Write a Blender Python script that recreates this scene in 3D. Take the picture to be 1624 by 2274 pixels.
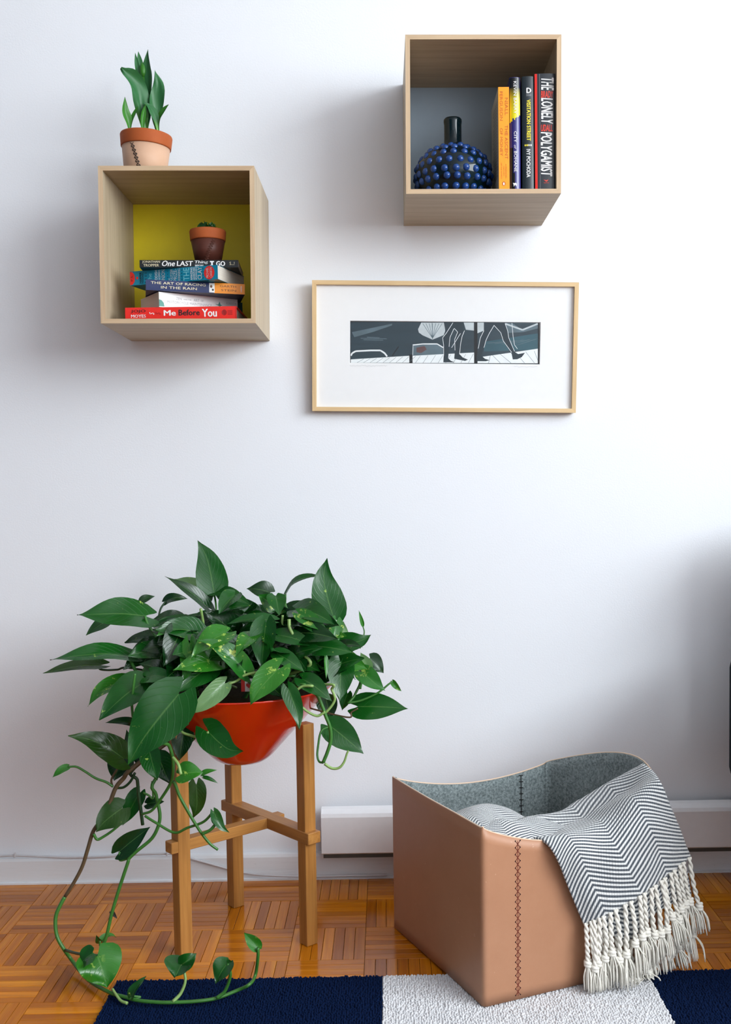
import bpy, bmesh, math, random
import numpy as np
from mathutils import Vector, Matrix, noise
R = math.radians
rnd = random.Random(7)
for o in list(bpy.data.objects): bpy.data.objects.remove(o)
SC = bpy.context.scene
COL = SC.collection

# ------------------------------------------------------------------ camera
FPX, CX, CY = 2346.47, 880.183, 1210.178
YAW, PITCH, ROLL, CH, CD = .0105, .0562, -.0137, .9273, 2.471
_f = Vector((math.sin(YAW)*math.cos(PITCH), math.cos(YAW)*math.cos(PITCH), -math.sin(PITCH)))
_r0 = Vector((math.cos(YAW), -math.sin(YAW), 0)); _u0 = _r0.cross(_f)
_r = math.cos(ROLL)*_r0 + math.sin(ROLL)*_u0; _u = -math.sin(ROLL)*_r0 + math.cos(ROLL)*_u0
CAMP = Vector((0, -CD, CH))
cd = bpy.data.cameras.new('camera'); cam = bpy.data.objects.new('camera', cd); COL.objects.link(cam)
cd.sensor_fit = 'AUTO'; cd.sensor_width = 36; cd.lens = 36*FPX/2274
cd.shift_x = (812-CX)/2274; cd.shift_y = (CY-1137)/2274; cd.clip_start = .05
cam.matrix_world = Matrix(((_r.x, _u.x, -_f.x, CAMP.x), (_r.y, _u.y, -_f.y, CAMP.y), (_r.z, _u.z, -_f.z, CAMP.z), (0, 0, 0, 1)))
SC.camera = cam
# ------------------------------------------------------------------ light
W = bpy.data.worlds.new('world'); SC.world = W; W.use_nodes = True
W.node_tree.nodes['Background'].inputs[0].default_value = (.62, .80, 1, 1)
W.node_tree.nodes['Background'].inputs[1].default_value = .20
ld = bpy.data.lights.new('window_daylight', 'AREA'); ld.shape = 'RECTANGLE'; ld.size = 1.7; ld.size_y = 3.8
ld.energy = 288; ld.color = (.905, .965, 1)
lo = bpy.data.objects.new('window_daylight', ld); COL.objects.link(lo)
lo.location = (3.02, -3.15, 2.20); lo.rotation_euler = (0, R(90), 0)
SC.view_settings.view_transform = 'Standard'; SC.view_settings.look = 'None'
SC.view_settings.gamma = 1; SC.view_settings.exposure = 0; SC.view_settings.use_curve_mapping = False

# ------------------------------------------------------------------ helpers
def ray(x, y): return _r*((x-CX)/FPX) + _u*(-(y-CY)/FPX) + _f
def at(x, y, Y):
    d = ray(x, y); return CAMP + d*((Y+CD)/d.y)
def atz(x, y, z):
    d = ray(x, y); return CAMP + d*((z-CH)/d.z)
def proj(P):
    q = Vector(P)-CAMP; d = q.dot(_f); return CX+FPX*q.dot(_r)/d, CY-FPX*q.dot(_u)/d

def mesh(name, verts, faces, mat=None, smooth=False, uvs=None, mats=None, fmat=None):
    me = bpy.data.meshes.new(name); me.from_pydata([tuple(v) for v in verts], [], faces)
    for m in (mats or ([mat] if mat else [])): me.materials.append(m)
    if smooth: me.polygons.foreach_set('use_smooth', [True]*len(me.polygons))
    if fmat: me.polygons.foreach_set('material_index', fmat)
    if uvs:
        ul = me.uv_layers.new(name='UVMap')
        for l in me.loops: ul.data[l.index].uv = uvs[l.vertex_index]
    me.update(); return me
def link(name, me, parent=None, loc=None, rot=None):
    o = bpy.data.objects.new(name, me); COL.objects.link(o)
    if parent is not None:
        o.parent = parent
        if parent.get('_w'): o.matrix_parent_inverse = Matrix.Translation(-parent.location)
    if loc is not None: o.location = loc
    if rot is not None: o.rotation_euler = rot
    return o
def add(name, verts, faces, mat, parent=None, smooth=False, **k):
    return link(name, mesh(name, verts, faces, mat, smooth, **k), parent)
WORLD = []
def tag(o, label, cat, group=None):
    o['label'] = label; o['category'] = cat
    if group: o['group'] = group
    return o
def thing(name, label, cat, loc=(0, 0, 0), group=None, rot=None, world=False):
    o = bpy.data.objects.new(name, None); COL.objects.link(o); o.location = loc; o.empty_display_size = .05
    if rot is not None: o.rotation_euler = rot
    if world: o['_w'] = 1; WORLD.append(o)
    return tag(o, label, cat, group)
def struct(o): o['kind'] = 'structure'; return o

def bm_obj(name, bm, mat, parent=None, smooth=False):
    me = bpy.data.meshes.new(name); bm.to_mesh(me); bm.free(); me.materials.append(mat)
    if smooth: me.polygons.foreach_set('use_smooth', [True]*len(me.polygons))
    return link(name, me, parent)
def box_bm(x0, x1, y0, y1, z0, z1, bev=0, seg=2):
    bm = bmesh.new(); bmesh.ops.create_cube(bm, size=1)
    for v in bm.verts:
        v.co = Vector(((x0+x1)/2+v.co.x*(x1-x0), (y0+y1)/2+v.co.y*(y1-y0), (z0+z1)/2+v.co.z*(z1-z0)))
    if bev: bmesh.ops.bevel(bm, geom=bm.edges[:], offset=bev, segments=seg, affect='EDGES', profile=.5)
    return bm
def box(name, x0, x1, y0, y1, z0, z1, mat, parent=None, bev=0, seg=2, M=None):
    bm = box_bm(x0, x1, y0, y1, z0, z1, bev, seg)
    if M is not None: bm.transform(M)
    return bm_obj(name, bm, mat, parent, smooth=False)
def lathe(name, prof, mat, parent=None, seg=40, c=(0, 0, 0), closed=False):
    v, f = [], []; n = len(prof)
    for i in range(seg):
        a = 2*math.pi*i/seg
        for r, z in prof: v.append((c[0]+r*math.cos(a), c[1]+r*math.sin(a), c[2]+z))
    for i in range(seg):
        j = (i+1) % seg
        for k in range(n-1): f.append((i*n+k, j*n+k, j*n+k+1, i*n+k+1))
    return add(name, v, f, mat, parent, smooth=True)
def catmull(pts, n):
    P = [Vector(p) for p in pts]; P = [P[0]*2-P[1]] + P + [P[-1]*2-P[-2]]; out = []
    m = len(P)-3
    for i in range(n+1):
        t = i/n*m; k = min(int(t), m-1); t -= k
        a, b, c, d = P[k:k+4]
        out.append(.5*((2*b)+(c-a)*t+(2*a-5*b+4*c-d)*t*t+(3*b-a-3*c+d)*t**3))
    return out
def tube_vf(path, rad, seg=6, v=None, f=None):
    v = [] if v is None else v; f = [] if f is None else f; n = len(path); b0 = len(v)
    up = Vector((.13, .37, .92)).normalized()
    for i, p in enumerate(path):
        t = (path[min(i+1, n-1)]-path[max(i-1, 0)])
        t = t.normalized() if t.length > 1e-9 else Vector((0, 0, 1))
        s = t.cross(up); s = s.normalized() if s.length > 1e-3 else t.orthogonal().normalized()
        up = s.cross(t)
        r = rad(i/(n-1)) if callable(rad) else rad
        for k in range(seg):
            a = 2*math.pi*k/seg; v.append(p+(s*math.cos(a)+up*math.sin(a))*r)
    for i in range(n-1):
        for k in range(seg):
            k2 = (k+1) % seg
            f.append((b0+i*seg+k, b0+i*seg+k2, b0+(i+1)*seg+k2, b0+(i+1)*seg+k))
    f.append(tuple(b0+k for k in reversed(range(seg)))); f.append(tuple(b0+(n-1)*seg+k for k in range(seg)))
    return v, f
def tube(name, path, rad, mat, parent=None, seg=6):
    v, f = tube_vf(path, rad, seg); return add(name, v, f, mat, parent, smooth=True)

# ------------------------------------------------------------------ materials
MT = {}
def rgb(r, g, b):
    t = lambda c: (c/255/12.92) if c/255 <= .04045 else ((c/255+.055)/1.055)**2.4
    return (t(r), t(g), t(b), 1)
class NT:
    def __init__(s, name):
        s.m = bpy.data.materials.new(name); s.m.use_nodes = True; s.t = s.m.node_tree
        s.b = s.t.nodes['Principled BSDF']
    def n(s, typ, **k):
        nd = s.t.nodes.new(typ)
        for a, b in k.items():
            if a == 'ins':
                for i, val in b.items(): nd.inputs[i].default_value = val
            else: setattr(nd, a, b)
        return nd
    def l(s, a, b): s.t.links.new(a, b)
    def math(s, op, a, b=None, c=None):
        nd = s.n('ShaderNodeMath', operation=op)
        for i, x in enumerate((a, b, c)):
            if x is None: continue
            if isinstance(x, (int, float)): nd.inputs[i].default_value = x
            else: s.l(x, nd.inputs[i])
        return nd.outputs[0]
    def ramp(s, fac, stops, interp='LINEAR'):
        r = s.n('ShaderNodeValToRGB'); r.color_ramp.interpolation = interp
        el = r.color_ramp.elements
        while len(el) < len(stops): el.new(.5)
        for e, (p, c) in zip(el, stops): e.position = p; e.color = c
        s.l(fac, r.inputs[0]); return r.outputs[0]
    def mix(s, fac, a, b, mode='MIX'):
        m = s.n('ShaderNodeMix', data_type='RGBA', blend_type=mode)
        for i, x in ((0, fac), (6, a), (7, b)):
            if isinstance(x, (int, float, tuple)): m.inputs[i].default_value = x
            else: s.l(x, m.inputs[i])
        return m.outputs[2]
    def noise(s, vec, scale, detail=3, rough=.5, out=0):
        nd = s.n('ShaderNodeTexNoise', ins={'Scale': scale, 'Detail': detail, 'Roughness': rough})
        if vec is not None: s.l(vec, nd.inputs['Vector'])
        return nd.outputs[out]
    def co(s, which='Object'): return s.n('ShaderNodeTexCoord').outputs[which]
    def mapping(s, vec, scale=(1, 1, 1), loc=(0, 0, 0)):
        m = s.n('ShaderNodeMapping'); s.l(vec, m.inputs[0]); m.inputs['Scale'].default_value = scale
        m.inputs['Location'].default_value = loc; return m.outputs[0]
    def base(s, c):
        if isinstance(c, tuple): s.b.inputs['Base Color'].default_value = c
        else: s.l(c, s.b.inputs['Base Color'])
    def bump(s, h, strength=.2, dist=.001):
        b = s.n('ShaderNodeBump', ins={'Strength': strength, 'Distance': dist}); s.l(h, b.inputs['Height'])
        s.l(b.outputs[0], s.b.inputs['Normal'])
    def set(s, rough=.5, spec=.5, coat=0, sheen=0, trans=0):
        s.b.inputs['Roughness'].default_value = rough; s.b.inputs['Specular IOR Level'].default_value = spec
        if coat: s.b.inputs['Coat Weight'].default_value = coat; s.b.inputs['Coat Roughness'].default_value = .05
        if sheen: s.b.inputs['Sheen Weight'].default_value = sheen
        return s.m
def plain(name, c, rough=.5, spec=.5, nz=.06, scale=60, coat=0):
    """procedural paint/print: base colour with faint mottling"""
    if name in MT: return MT[name]
    t = NT(name); fac = t.noise(t.co(), scale, 3)
    d = tuple(min(1, x*(1-nz*2)) for x in c[:3])+(1,); u = tuple(min(1, x*(1+nz)) for x in c[:3])+(1,)
    t.base(t.mix(fac, d, u)); MT[name] = t.set(rough, spec, coat); return MT[name]
def wood(name, axis, c0, c1, c2, rough=.45, fine=1.0, rand=False, coat=0, spec=.4):
    t = NT(name); co = t.co()
    if rand:
        oi = t.n('ShaderNodeObjectInfo').outputs['Random']; g = t.n('ShaderNodeNewGeometry').outputs['Random Per Island']
        rr = t.math('FRACT', t.math('ADD', oi, g))
        cb = t.n('ShaderNodeCombineXYZ'); t.l(t.math('MULTIPLY', rr, 37.0), cb.inputs[0]); t.l(t.math('MULTIPLY', rr, 91.0), cb.inputs[2])
        va = t.n('ShaderNodeVectorMath', operation='ADD'); t.l(co, va.inputs[0]); t.l(cb.outputs[0], va.inputs[1]); co = va.outputs[0]
    sc = {'x': (3, 60, 60), 'y': (60, 3, 60), 'z': (60, 60, 3)}[axis]
    n1 = t.noise(t.mapping(co, tuple(k*fine for k in sc)), 1, 4, .6)
    sc2 = tuple(k*6*fine if k > 5 else k*3*fine for k in sc)
    n2 = t.noise(t.mapping(co, sc2), 1, 2, .5)
    n3 = t.noise(t.mapping(co, tuple(k*.3 for k in sc)), 1, 2)
    c = t.ramp(n1, [(.25, c0), (.5, c1), (.75, c2)])
    c = t.mix(t.ramp(n2, [(.35, (.55, .55, .55, 1)), (.55, (1, 1, 1, 1))]), t.mix(.6, c, tuple(x*.72 for x in c0[:3])+(1,)), c)
    c = t.mix(t.math('MULTIPLY', n3, .45), c, c2)
    if rand:
        c = t.mix(1.0, c, t.ramp(rr, [(0, (.52, .42, .34, 1)), (.06, (.70, .62, .55, 1)), (.35, (.86, .83, .78, 1)), (.65, (1, 1, 1, 1)), (.9, (1.12, 1.15, 1.15, 1)), (1, (1.35, 1.48, 1.45, 1))]), 'MULTIPLY')
    t.base(c); t.bump(n2, .12, .0006)
    return t.set(rough, spec, coat)

# walls
t = NT('wall_paint'); c = t.co()
t.base(t.mix(t.noise(c, 3, 2), (.80, .825, .87, 1), (.83, .85, .89, 1)))
t.bump(t.noise(c, 260, 3, .6), .18, .0012); M_WALL = t.set(.62, .3)
t = NT('trim_paint'); c = t.co()
chips = t.ramp(t.noise(t.mapping(c, (1, 1, 2)), 55, 5, .7), [(.70, (0, 0, 0, 1)), (.73, (1, 1, 1, 1))])
t.base(t.mix(t.math('MULTIPLY', chips, .4), (.78, .80, .83, 1), (.30, .33, .34, 1)))
t.bump(t.noise(t.mapping(c, (4, 40, 40)), 3, 4), .3, .002); M_TRIM = t.set(.4, .4)
M_CEIL = plain('ceiling_paint', (.8, .8, .8, 1), .8)
M_OAKX = wood('oak_veneer_across', 'x', rgb(160, 141, 115), rgb(182, 164, 138), rgb(197, 181, 156), .5)
M_OAKZ = wood('oak_veneer_upright', 'z', rgb(160, 141, 115), rgb(182, 164, 138), rgb(197, 181, 156), .5)
M_OAKE = wood('oak_lipping', 'x', rgb(178, 148, 116), rgb(196, 168, 136), rgb(208, 184, 152), .45)
M_OAKEZ = wood('oak_lipping_upright', 'z', rgb(178, 148, 116), rgb(196, 168, 136), rgb(208, 184, 152), .45)
M_FRX = wood('frame_maple_across', 'x', rgb(205, 170, 120), rgb(218, 186, 138), rgb(228, 200, 156), .4)
M_FRZ = wood('frame_maple_upright', 'z', rgb(205, 170, 120), rgb(218, 186, 138), rgb(228, 200, 156), .4)
M_LEGZ = wood('stand_oak_upright', 'z', rgb(136, 86, 38), rgb(168, 114, 56), rgb(192, 138, 74), .38, 1.4)
M_LEGX = wood('stand_oak_along', 'x', rgb(136, 86, 38), rgb(168, 114, 56), rgb(192, 138, 74), .38, 1.4)
M_PARQ = wood('parquet_oak', 'x', rgb(150, 76, 4), rgb(186, 104, 8), rgb(212, 134, 20), .15, 1.2, rand=True, spec=.4)
M_SUB = plain('subfloor', rgb(48, 24, 10), .5)
t = NT('floor_finish')   # floor beyond the built strips
br = t.n('ShaderNodeTexBrick', ins={'Color1': rgb(150, 92, 34), 'Color2': rgb(120, 70, 26), 'Mortar': rgb(60, 32, 14), 'Scale': 1.0, 'Mortar Size': .0008, 'Brick Width': .15, 'Row Height': .0215})
t.l(t.co(), br.inputs['Vector']); t.base(br.outputs[0]); M_FLOOR = t.set(.25, .5)

# ------------------------------------------------------------------ room
def slab(name, x0, x1, y0, y1, z0, z1, m): return struct(box(name, x0, x1, y0, y1, z0, z1, m))
slab('wall_back', -2.6, 2.9, 0, .1, -.02, 3.2, M_WALL)
slab('ceiling', -2.6, 3.0, -6.0, .1, 3.2, 3.3, M_CEIL)
WX0, WX1 = 2.9, 3.0
wr = box('wall_right', WX0, WX1, -6.0, -5.1, -.02, 3.2, M_WALL)
bm = bmesh.new()
for a in ((-6.0, -5.10, -.02, 3.2), (-1.20, .1, -.02, 3.2), (-5.10, -1.20, -.02, 1.35), (-5.10, -1.20, 3.05, 3.2)):
    b = box_bm(WX0, WX1, a[0], a[1], a[2], a[3]); me = bpy.data.meshes.new('x'); b.to_mesh(me); bm.from_mesh(me); b.free()
bm.to_mesh(wr.data); bm.free(); struct(wr)
w1 = struct(thing('window_1', 'window opening', 'window', (2.95, -3.15, 1.35)));
del w1['label'], w1['category']
for n, a in (('window_sill', (-.12, .06, -2.02, 2.02, -.04, 0)), ('window_frame', (-.04, .04, -1.95, -1.90, 0, 1.70)), ('window_frame', (-.04, .04, 1.90, 1.95, 0, 1.70)), ('window_frame', (-.04, .04, -1.90, 1.90, 1.65, 1.70)), ('window_frame', (-.04, .04, -1.90, 1.90, 0, .05)), ('window_mullion', (-.03, .03, -.02, .02, .05, 1.65))):
    box(n, *a, M_TRIM, w1, .004)
slab('wall_front_fill', -1.2, 3.0, -5.35, -5.25, -.02, 3.2, M_WALL)  # unseen wall behind the camera, added to bounce fill light forward
fl = slab('floor', -2.6, 3.0, -6.0, .1, -.03, -.0075, M_FLOOR)

# parquet: finger blocks of seven strips, laid in a chequer
PT, PXT, PYT = .1504, -.052, .1446
SW = PT/7
def strip_me(i):
    g = .0004; a = PT/2-g; b = SW/2-g; z0 = -.0075; z1 = 0; e = .0005
    v = [(-a, -b, z0), (a, -b, z0), (a, b, z0), (-a, b, z0), (-a, -b, z1-e), (a, -b, z1-e), (a, b, z1-e), (-a, b, z1-e),
         (-a+e, -b+e, z1), (a-e, -b+e, z1), (a-e, b-e, z1), (-a+e, b-e, z1)]
    f = [(0, 1, 5, 4), (1, 2, 6, 5), (2, 3, 7, 6), (3, 0, 4, 7), (4, 5, 9, 8), (5, 6, 10, 9), (6, 7, 11, 10), (7, 4, 8, 11), (8, 9, 10, 11)]
    return v, f
SV, SF = strip_me(0)
SME = mesh('parquet_strip', SV, SF, M_PARQ)
strips = []
RUGX0, RUGY = -.5165, -.5257
for j in range(-1, 6):
    for i in range(-9, 11):
        cx = PXT+(i+.5)*PT; cy = -PYT-(j+.5)*PT
        horiz = (i+j) % 2 != 0
        for k in range(7):
            o = (k-3)*SW
            x, y = (cx, cy+o) if horiz else (cx+o, cy)
            hx, hy = (PT/2, SW/2) if horiz else (SW/2, PT/2)
            if y+hy > .012: continue
            if x-hx > RUGX0 and x+hx < 1.4 and y+hy < RUGY-.01: continue
            P = [proj((x+a*hx, max(y+b*hy, RUGY if x-hx > RUGX0 else -9), 0)) for a, b in ((-1, -1), (1, -1), (1, 1), (-1, 1))]
            xs = [min(max(p[0], 0), 1624) for p in P]; ys = [min(p[1], 2274) for p in P]
            ar = (max(xs)-min(xs))*(max(ys)-min(ys))
            c = proj((x, y, 0))
            if 880 < c[0] < 1330 and c[1] > 1990 and y < -.30 and (x-.005)*.919+(y+.293)*.393 > 0: ar *= .02   # under the basket
            strips.append((ar, x, y, horiz))
strips.sort(key=lambda s: -s[0])
sv, sf = [], []
for n, (ar, x, y, hz) in enumerate(strips):
    rot = 0 if hz else R(90); dz = rnd.uniform(-.0003, .0001); tl = rnd.uniform(-.006, .006); tl2 = rnd.uniform(-.0012, .0012)
    if n < 300 and ar > 0:
        link('parquet_strip', SME, fl, (x, y, dz), (tl, tl2, rot))
    else:
        M = Matrix.Translation((x, y, dz)) @ Matrix.Rotation(rot, 4, 'Z') @ Matrix.Rotation(tl, 4, 'X')
        b = len(sv); sv += [M @ Vector(q) for q in SV]; sf += [tuple(b+q for q in f) for f in SF]
o = add('parquet_strips', sv, sf, M_PARQ, fl); o['kind'] = 'stuff'

# baseboard, heater, cable
def extrude_x(name, prof, x0, x1, mat, parent=None, bev=0):
    n = len(prof); v = [(x0, y, z) for y, z in prof]+[(x1, y, z) for y, z in prof]
    f = [(i, (i+1) % n, n+(i+1) % n, n+i) for i in range(n)]+[tuple(reversed(range(n))), tuple(range(n, 2*n))]
    return add(name, v, f, mat, parent)
struct(extrude_x('baseboard_back', [(-.0005, -.002), (-.016, -.002), (-.016, .054), (-.013, .060), (-.0005, .062)], -2.6, 2.9, M_TRIM))
struct(extrude_x('trim_1', [(-.016, -.001), (-.021, -.001), (-.021, .004), (-.018, .0055), (-.016, .0055)], -2.6, 2.9, M_TRIM))
M_HEAT = plain('heater_enamel', (.86, .87, .90, 1), .35, .5, .02)
hb = thing('baseboard_heater', 'long white enamelled baseboard heater low on the wall behind the leather basket', 'heater', (.6, -.02, .071))
HX0, HX1 = -.158, 1.7
extrude_x('front_cover', [(0, .012), (-.002, .105), (-.018, .103), (-.032, .096), (-.036, .088), (-.036, .004), (-.033, .001), (-.030, .006), (-.012, .012)], HX0-.6, HX1-.6, M_HEAT, hb)
M_DARKG = plain('heater_recess_shade', rgb(70, 66, 60), .7)
extrude_x('recess_shadow_strip', [(.015, -.008), (.015, .011), (-.033, .003), (-.033, -.008)], HX0-.6+.004, HX1-.6-.01, M_DARKG, hb)  # dark strip below the front cover, coloured as the shadow of the recess
M_CORD = plain('cord_sheath', rgb(205, 204, 208), .5)
pc = thing('wall_cable', 'thin white cable running along the top of the baseboard then sagging to the floor', 'cable', (-.6, -.02, .05), world=True)
pts = [at(x, y, -.019) for x, y in ((-330, 1908), (-120, 1906), (0, 1901), (34, 1900), (90, 1902), (150, 1904), (220, 1903), (290, 1898), (372, 1896))]
pts += [at(x, y, -.020) for x, y in ((400, 1900), (440, 1911), (480, 1922), (520, 1933), (560, 1941))]+[at(x, y, -.026) for x, y in ((610, 1945), (680, 1946.5), (760, 1945), (860, 1943))]
tube('cable_sheath', catmull(pts, 90), .0025, M_CORD, pc, 8)
for x, y in ((33, 1900), (371, 1896)):
    p = at(x, y, -.020); box('cable_clip', p.x-.002, p.x+.002, p.y-.004, p.y+.004, p.z-.004, p.z+.006, M_CORD, pc, .0008)

# ------------------------------------------------------------------ wall boxes
S, DB, TP = .3185, .267, .0095
def wall_box(x, z, roll, label, mback):
    t = thing('wall_shelf_box', label, 'shelf', (x, -.0005, z), 'square oak wall boxes', rot=(0, -roll, 0))
    h = S/2
    def panel(name, ang, m, me):
        # trapezoid (mitred) panel; ang rotates about Y
        a = [(-h, -h), (h, -h), (h-TP, -h+TP), (-h+TP, -h+TP)]
        c, s = math.cos(ang), math.sin(ang); Q = [(p*c-q*s, p*s+q*c) for p, q in a]
        g = .0003
        v = [(p, -DB, q) for p, q in Q]+[(p, 0, q) for p, q in Q]
        f = [(3, 2, 1, 0), (4, 5, 6, 7)]+[(i, (i+1) % 4, 4+(i+1) % 4, 4+i) for i in range(4)]
        o = add(name, v, f, m, t)
        # solid lipping on the front edge
        cen = (sum(p for p, q in Q)/4, sum(q for p, q in Q)/4)
        v = [(p, -DB-.0008, q) for p, q in Q]+[(p, -DB, q) for p, q in Q]
        add('edge_lipping', v, f, me, o)
    panel('bottom_panel', 0, M_OAKX, M_OAKE); panel('side_panel', R(90), M_OAKZ, M_OAKEZ)
    panel('top_panel', R(180), M_OAKX, M_OAKE); panel('side_panel', R(270), M_OAKZ, M_OAKEZ)
    box('back_panel', -h+TP, h-TP, -.006, -.001, -h+TP, h-TP, mback, t)
    return t
M_YEL = plain('yellow_lacquer', (.82, .66, .010, 1), .45, .4, .02)
M_GREY = plain('grey_lacquer', (.27, .335, .40, 1), .45, .4, .02)
X1, Z1, R1 = -.4177, 1.4261, -.0104
X2, Z2, R2 = .2137, 1.6819, -.0076
wall_box(X1, Z1, R1, 'square oak wall box with a yellow back and a pile of paperbacks', M_YEL)
wall_box(X2, Z2, R2, 'square oak wall box with a grey back holding a blue vase', M_GREY)
F1 = Z1-S/2+TP; F2 = Z2-S/2+TP; TOP1 = Z1+S/2

# ------------------------------------------------------------------ lettering
_cache = {}
def text_me(s, bold=0, shear=0):
    k = (s, bold, shear)
    if k in _cache: return _cache[k]
    cu = bpy.data.curves.new('lettering', 'FONT'); cu.body = s; cu.shear = shear; cu.resolution_u = 2
    o = bpy.data.objects.new('lettering', cu); COL.objects.link(o)
    dg = bpy.context.evaluated_depsgraph_get(); dg.update()
    me = bpy.data.meshes.new_from_object(o.evaluated_get(dg))
    V = [v.co.copy() for v in me.vertices]; F = [tuple(p.vertices) for p in me.polygons]
    bpy.data.objects.remove(o); bpy.data.curves.remove(cu); bpy.data.meshes.remove(me)
    if bold > .004:   # heavier weight: overlaid copies, slightly shifted
        V0, F0 = V, F; V, F = [], []; d = bold*1.1
        for dx, dy in ((-d, 0), (d, 0), (0, d*.6), (0, -d*.6)):
            m = len(V); V += [v+Vector((dx, dy, 0)) for v in V0]; F += [tuple(m+i for i in q) for q in F0]
    x0 = min(v.x for v in V); x1 = max(v.x for v in V); y0 = min(v.y for v in V); y1 = max(v.y for v in V)
    V = [((v.x-x0)/(x1-x0), (v.y-y0)/(y1-y0)) for v in V]
    _cache[k] = (V, F); return V, F

M_WHITE = plain('print_white', (.86, .86, .86, 1), .5); M_BLACK = plain('print_black', (.012, .012, .014, 1), .5)
M_PAGE = None
t = NT('page_edges'); n = t.noise(t.mapping(t.co(), (6, 6, 2600)), 1, 2); t.base(t.mix(n, (.50, .45, .38, 1), (.74, .70, .62, 1))); M_PAGE = t.set(.8, .2)

class Book:
    """local frame: x along the spine (reading direction), y into the book, z across the thickness"""
    def __init__(s, label, L, w, th, mcov, bulge=0, hard=False, loc=(0, 0, 0), rot=(0, 0, 0), group=None, mpage=None):
        s.o = thing('book', label, 'book', loc, group, rot); s.L, s.w, s.t, s.b = L, w, th, bulge
        ov = .003 if hard else 0; ct = .0022 if hard else .0006
        n = 10
        prof = []   # outer outline in (y,z), open at the fore edge
        for i in range(n+1):
            z = -th/2+th*i/n; prof.append((-bulge*(1-(2*z/th)**2), z))
        outer = [(w, -th/2)]+prof+[(w, th/2)]
        inner = [(w, -th/2+ct)]+[(y+ct if 0 < i < n else ct, z*(1-2*ct/th)) for i, (y, z) in enumerate(prof)]+[(w, th/2-ct)]
        m = len(outer); v = []
        for x in (-L/2, L/2):
            v += [(x, y, z) for y, z in outer]+[(x, y, z) for y, z in inner]
        f = []
        for i in range(m-1):
            f += [(i, i+1, 2*m+i+1, 2*m+i), (m+i+1, m+i, 3*m+i, 3*m+i+1), (i+1, i, m+i, m+i+1), (2*m+i, 2*m+i+1, 3*m+i+1, 3*m+i)]
        f += [(0, 2*m, 3*m, m), (2*m-1, 4*m-1, 3*m-1, m-1)]
        s.cover = add('cover', v, f, mcov, s.o)
        box('pages', -L/2+ov+.0004, L/2-ov-.0004, ct+.0005, w-ov-.0006, -th/2+ct, th/2-ct, mpage or M_PAGE, s.o)
    def y(s, z, off): return -s.b*(1-(2*z/s.t)**2)-off
    def poly(s, name, pts, mat, off=.0003, label=None):
        """pts in fractions of the spine: (along 0..1, up 0..1)"""
        v = [((a-.5)*s.L, s.y((b-.5)*s.t, off), (b-.5)*s.t) for a, b in pts]
        o = add(name, v, [tuple(range(len(v)))], mat, s.o)
        return o
    def panel(s, name, a0, a1, b0, b1, mat, off=.0002):
        n = 8; v, f = [], []
        for i in range(n+1):
            b = b0+(b1-b0)*i/n; z = (b-.5)*s.t
            v += [((a0-.5)*s.L, s.y(z, off), z), ((a1-.5)*s.L, s.y(z, off), z)]
        f = [(2*i, 2*i+1, 2*i+3, 2*i+2) for i in range(n)]
        return add(name, v, f, mat, s.o)
    def text(s, st, a0, a1, b0, b1, mat, bold=0, shear=0, rot=0, off=.0005):
        V, F = text_me(st, bold, shear); v = []; off = max(off, s.b*.3)
        for p, q in V:
            if rot == 90: p, q = 1-q, p          # reads upwards
            elif rot == -90: p, q = q, 1-p
            z = (b0+(b1-b0)*q-.5)*s.t
            v.append(((a0+(a1-a0)*p-.5)*s.L, s.y(z, off), z))
        return add('lettering', v, F, mat, s.o)
def disc(cx, cy, rx, ry, n=20): return [(cx+rx*math.cos(2*math.pi*i/n), cy+ry*math.sin(2*math.pi*i/n)) for i in range(n)]

# ---- pile of paperbacks in the yellow box (measured in a crop: x 260+z*.1847)
G1 = 'paperbacks piled in the yellow box'
M_RED = plain('book_red', rgb(226, 38, 28), .4); M_DKRED = plain('book_dark_red', rgb(150, 20, 18), .4)
M_TEAL = plain('book_teal', rgb(0, 128, 158), .4); M_NAVY = plain('book_navy', rgb(22, 38, 88), .4)
M_ORG = plain('book_orange', rgb(246, 150, 20), .4); M_CRM = plain('book_cream_ink', rgb(236, 226, 190), .5)
M_PALE = plain('book_white', rgb(238, 238, 236), .45); M_GREYI = plain('pale_grey_ink', rgb(176, 180, 184), .5)
M_NIGHT = plain('book_black', rgb(16, 22, 26), .35); M_YINK = plain('yellow_ink', rgb(240, 222, 60), .5)
M_GTEAL = plain('teal_green_ink', rgb(70, 140, 128), .5); M_LTEAL = plain('light_teal_ink', rgb(120, 200, 214), .5)
yf = -.250
zz = F1
# red
xc = at(402, 694, yf).x
b = Book('red book with black and white title, bottom of the pile in the yellow box', .2315, .150, .0268, M_RED, .0015, True, (xc, yf, zz+.0135), (0, 0, R(-1)), G1)
q = lambda x: (x-105)/1320
b.text('JOJO', q(175), q(350), .56, .82, M_BLACK, .01); b.text('MOYES', q(175), q(350), .21, .45, M_WHITE, .012)
b.text('Me', q(562), q(708), .33, .76, M_WHITE, .025); b.text('Before', q(738), q(990), .33, .78, M_BLACK, .022); b.text('You', q(1015), q(1192), .20, .82, M_WHITE, .025)
for a0, m in ((392, M_WHITE), (466, M_DKRED)):
    b.text('S', q(a0), q(a0+58), .42, .62, m, 0, .3, 90)
b.poly('emblem', disc(q(1280), .52, .023, .22), M_DKRED, .0004)
for k in range(4): b.panel('fine_print', q(1318), q(1376), .34+k*.1, .38+k*.1, M_DKRED, .0004)
for a in (q(1425)-.012,): b.panel('spine_band', a, 1, .02, .98, plain('book_red_edge', rgb(196, 30, 24), .4), .0002)
zz += .0270
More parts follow.
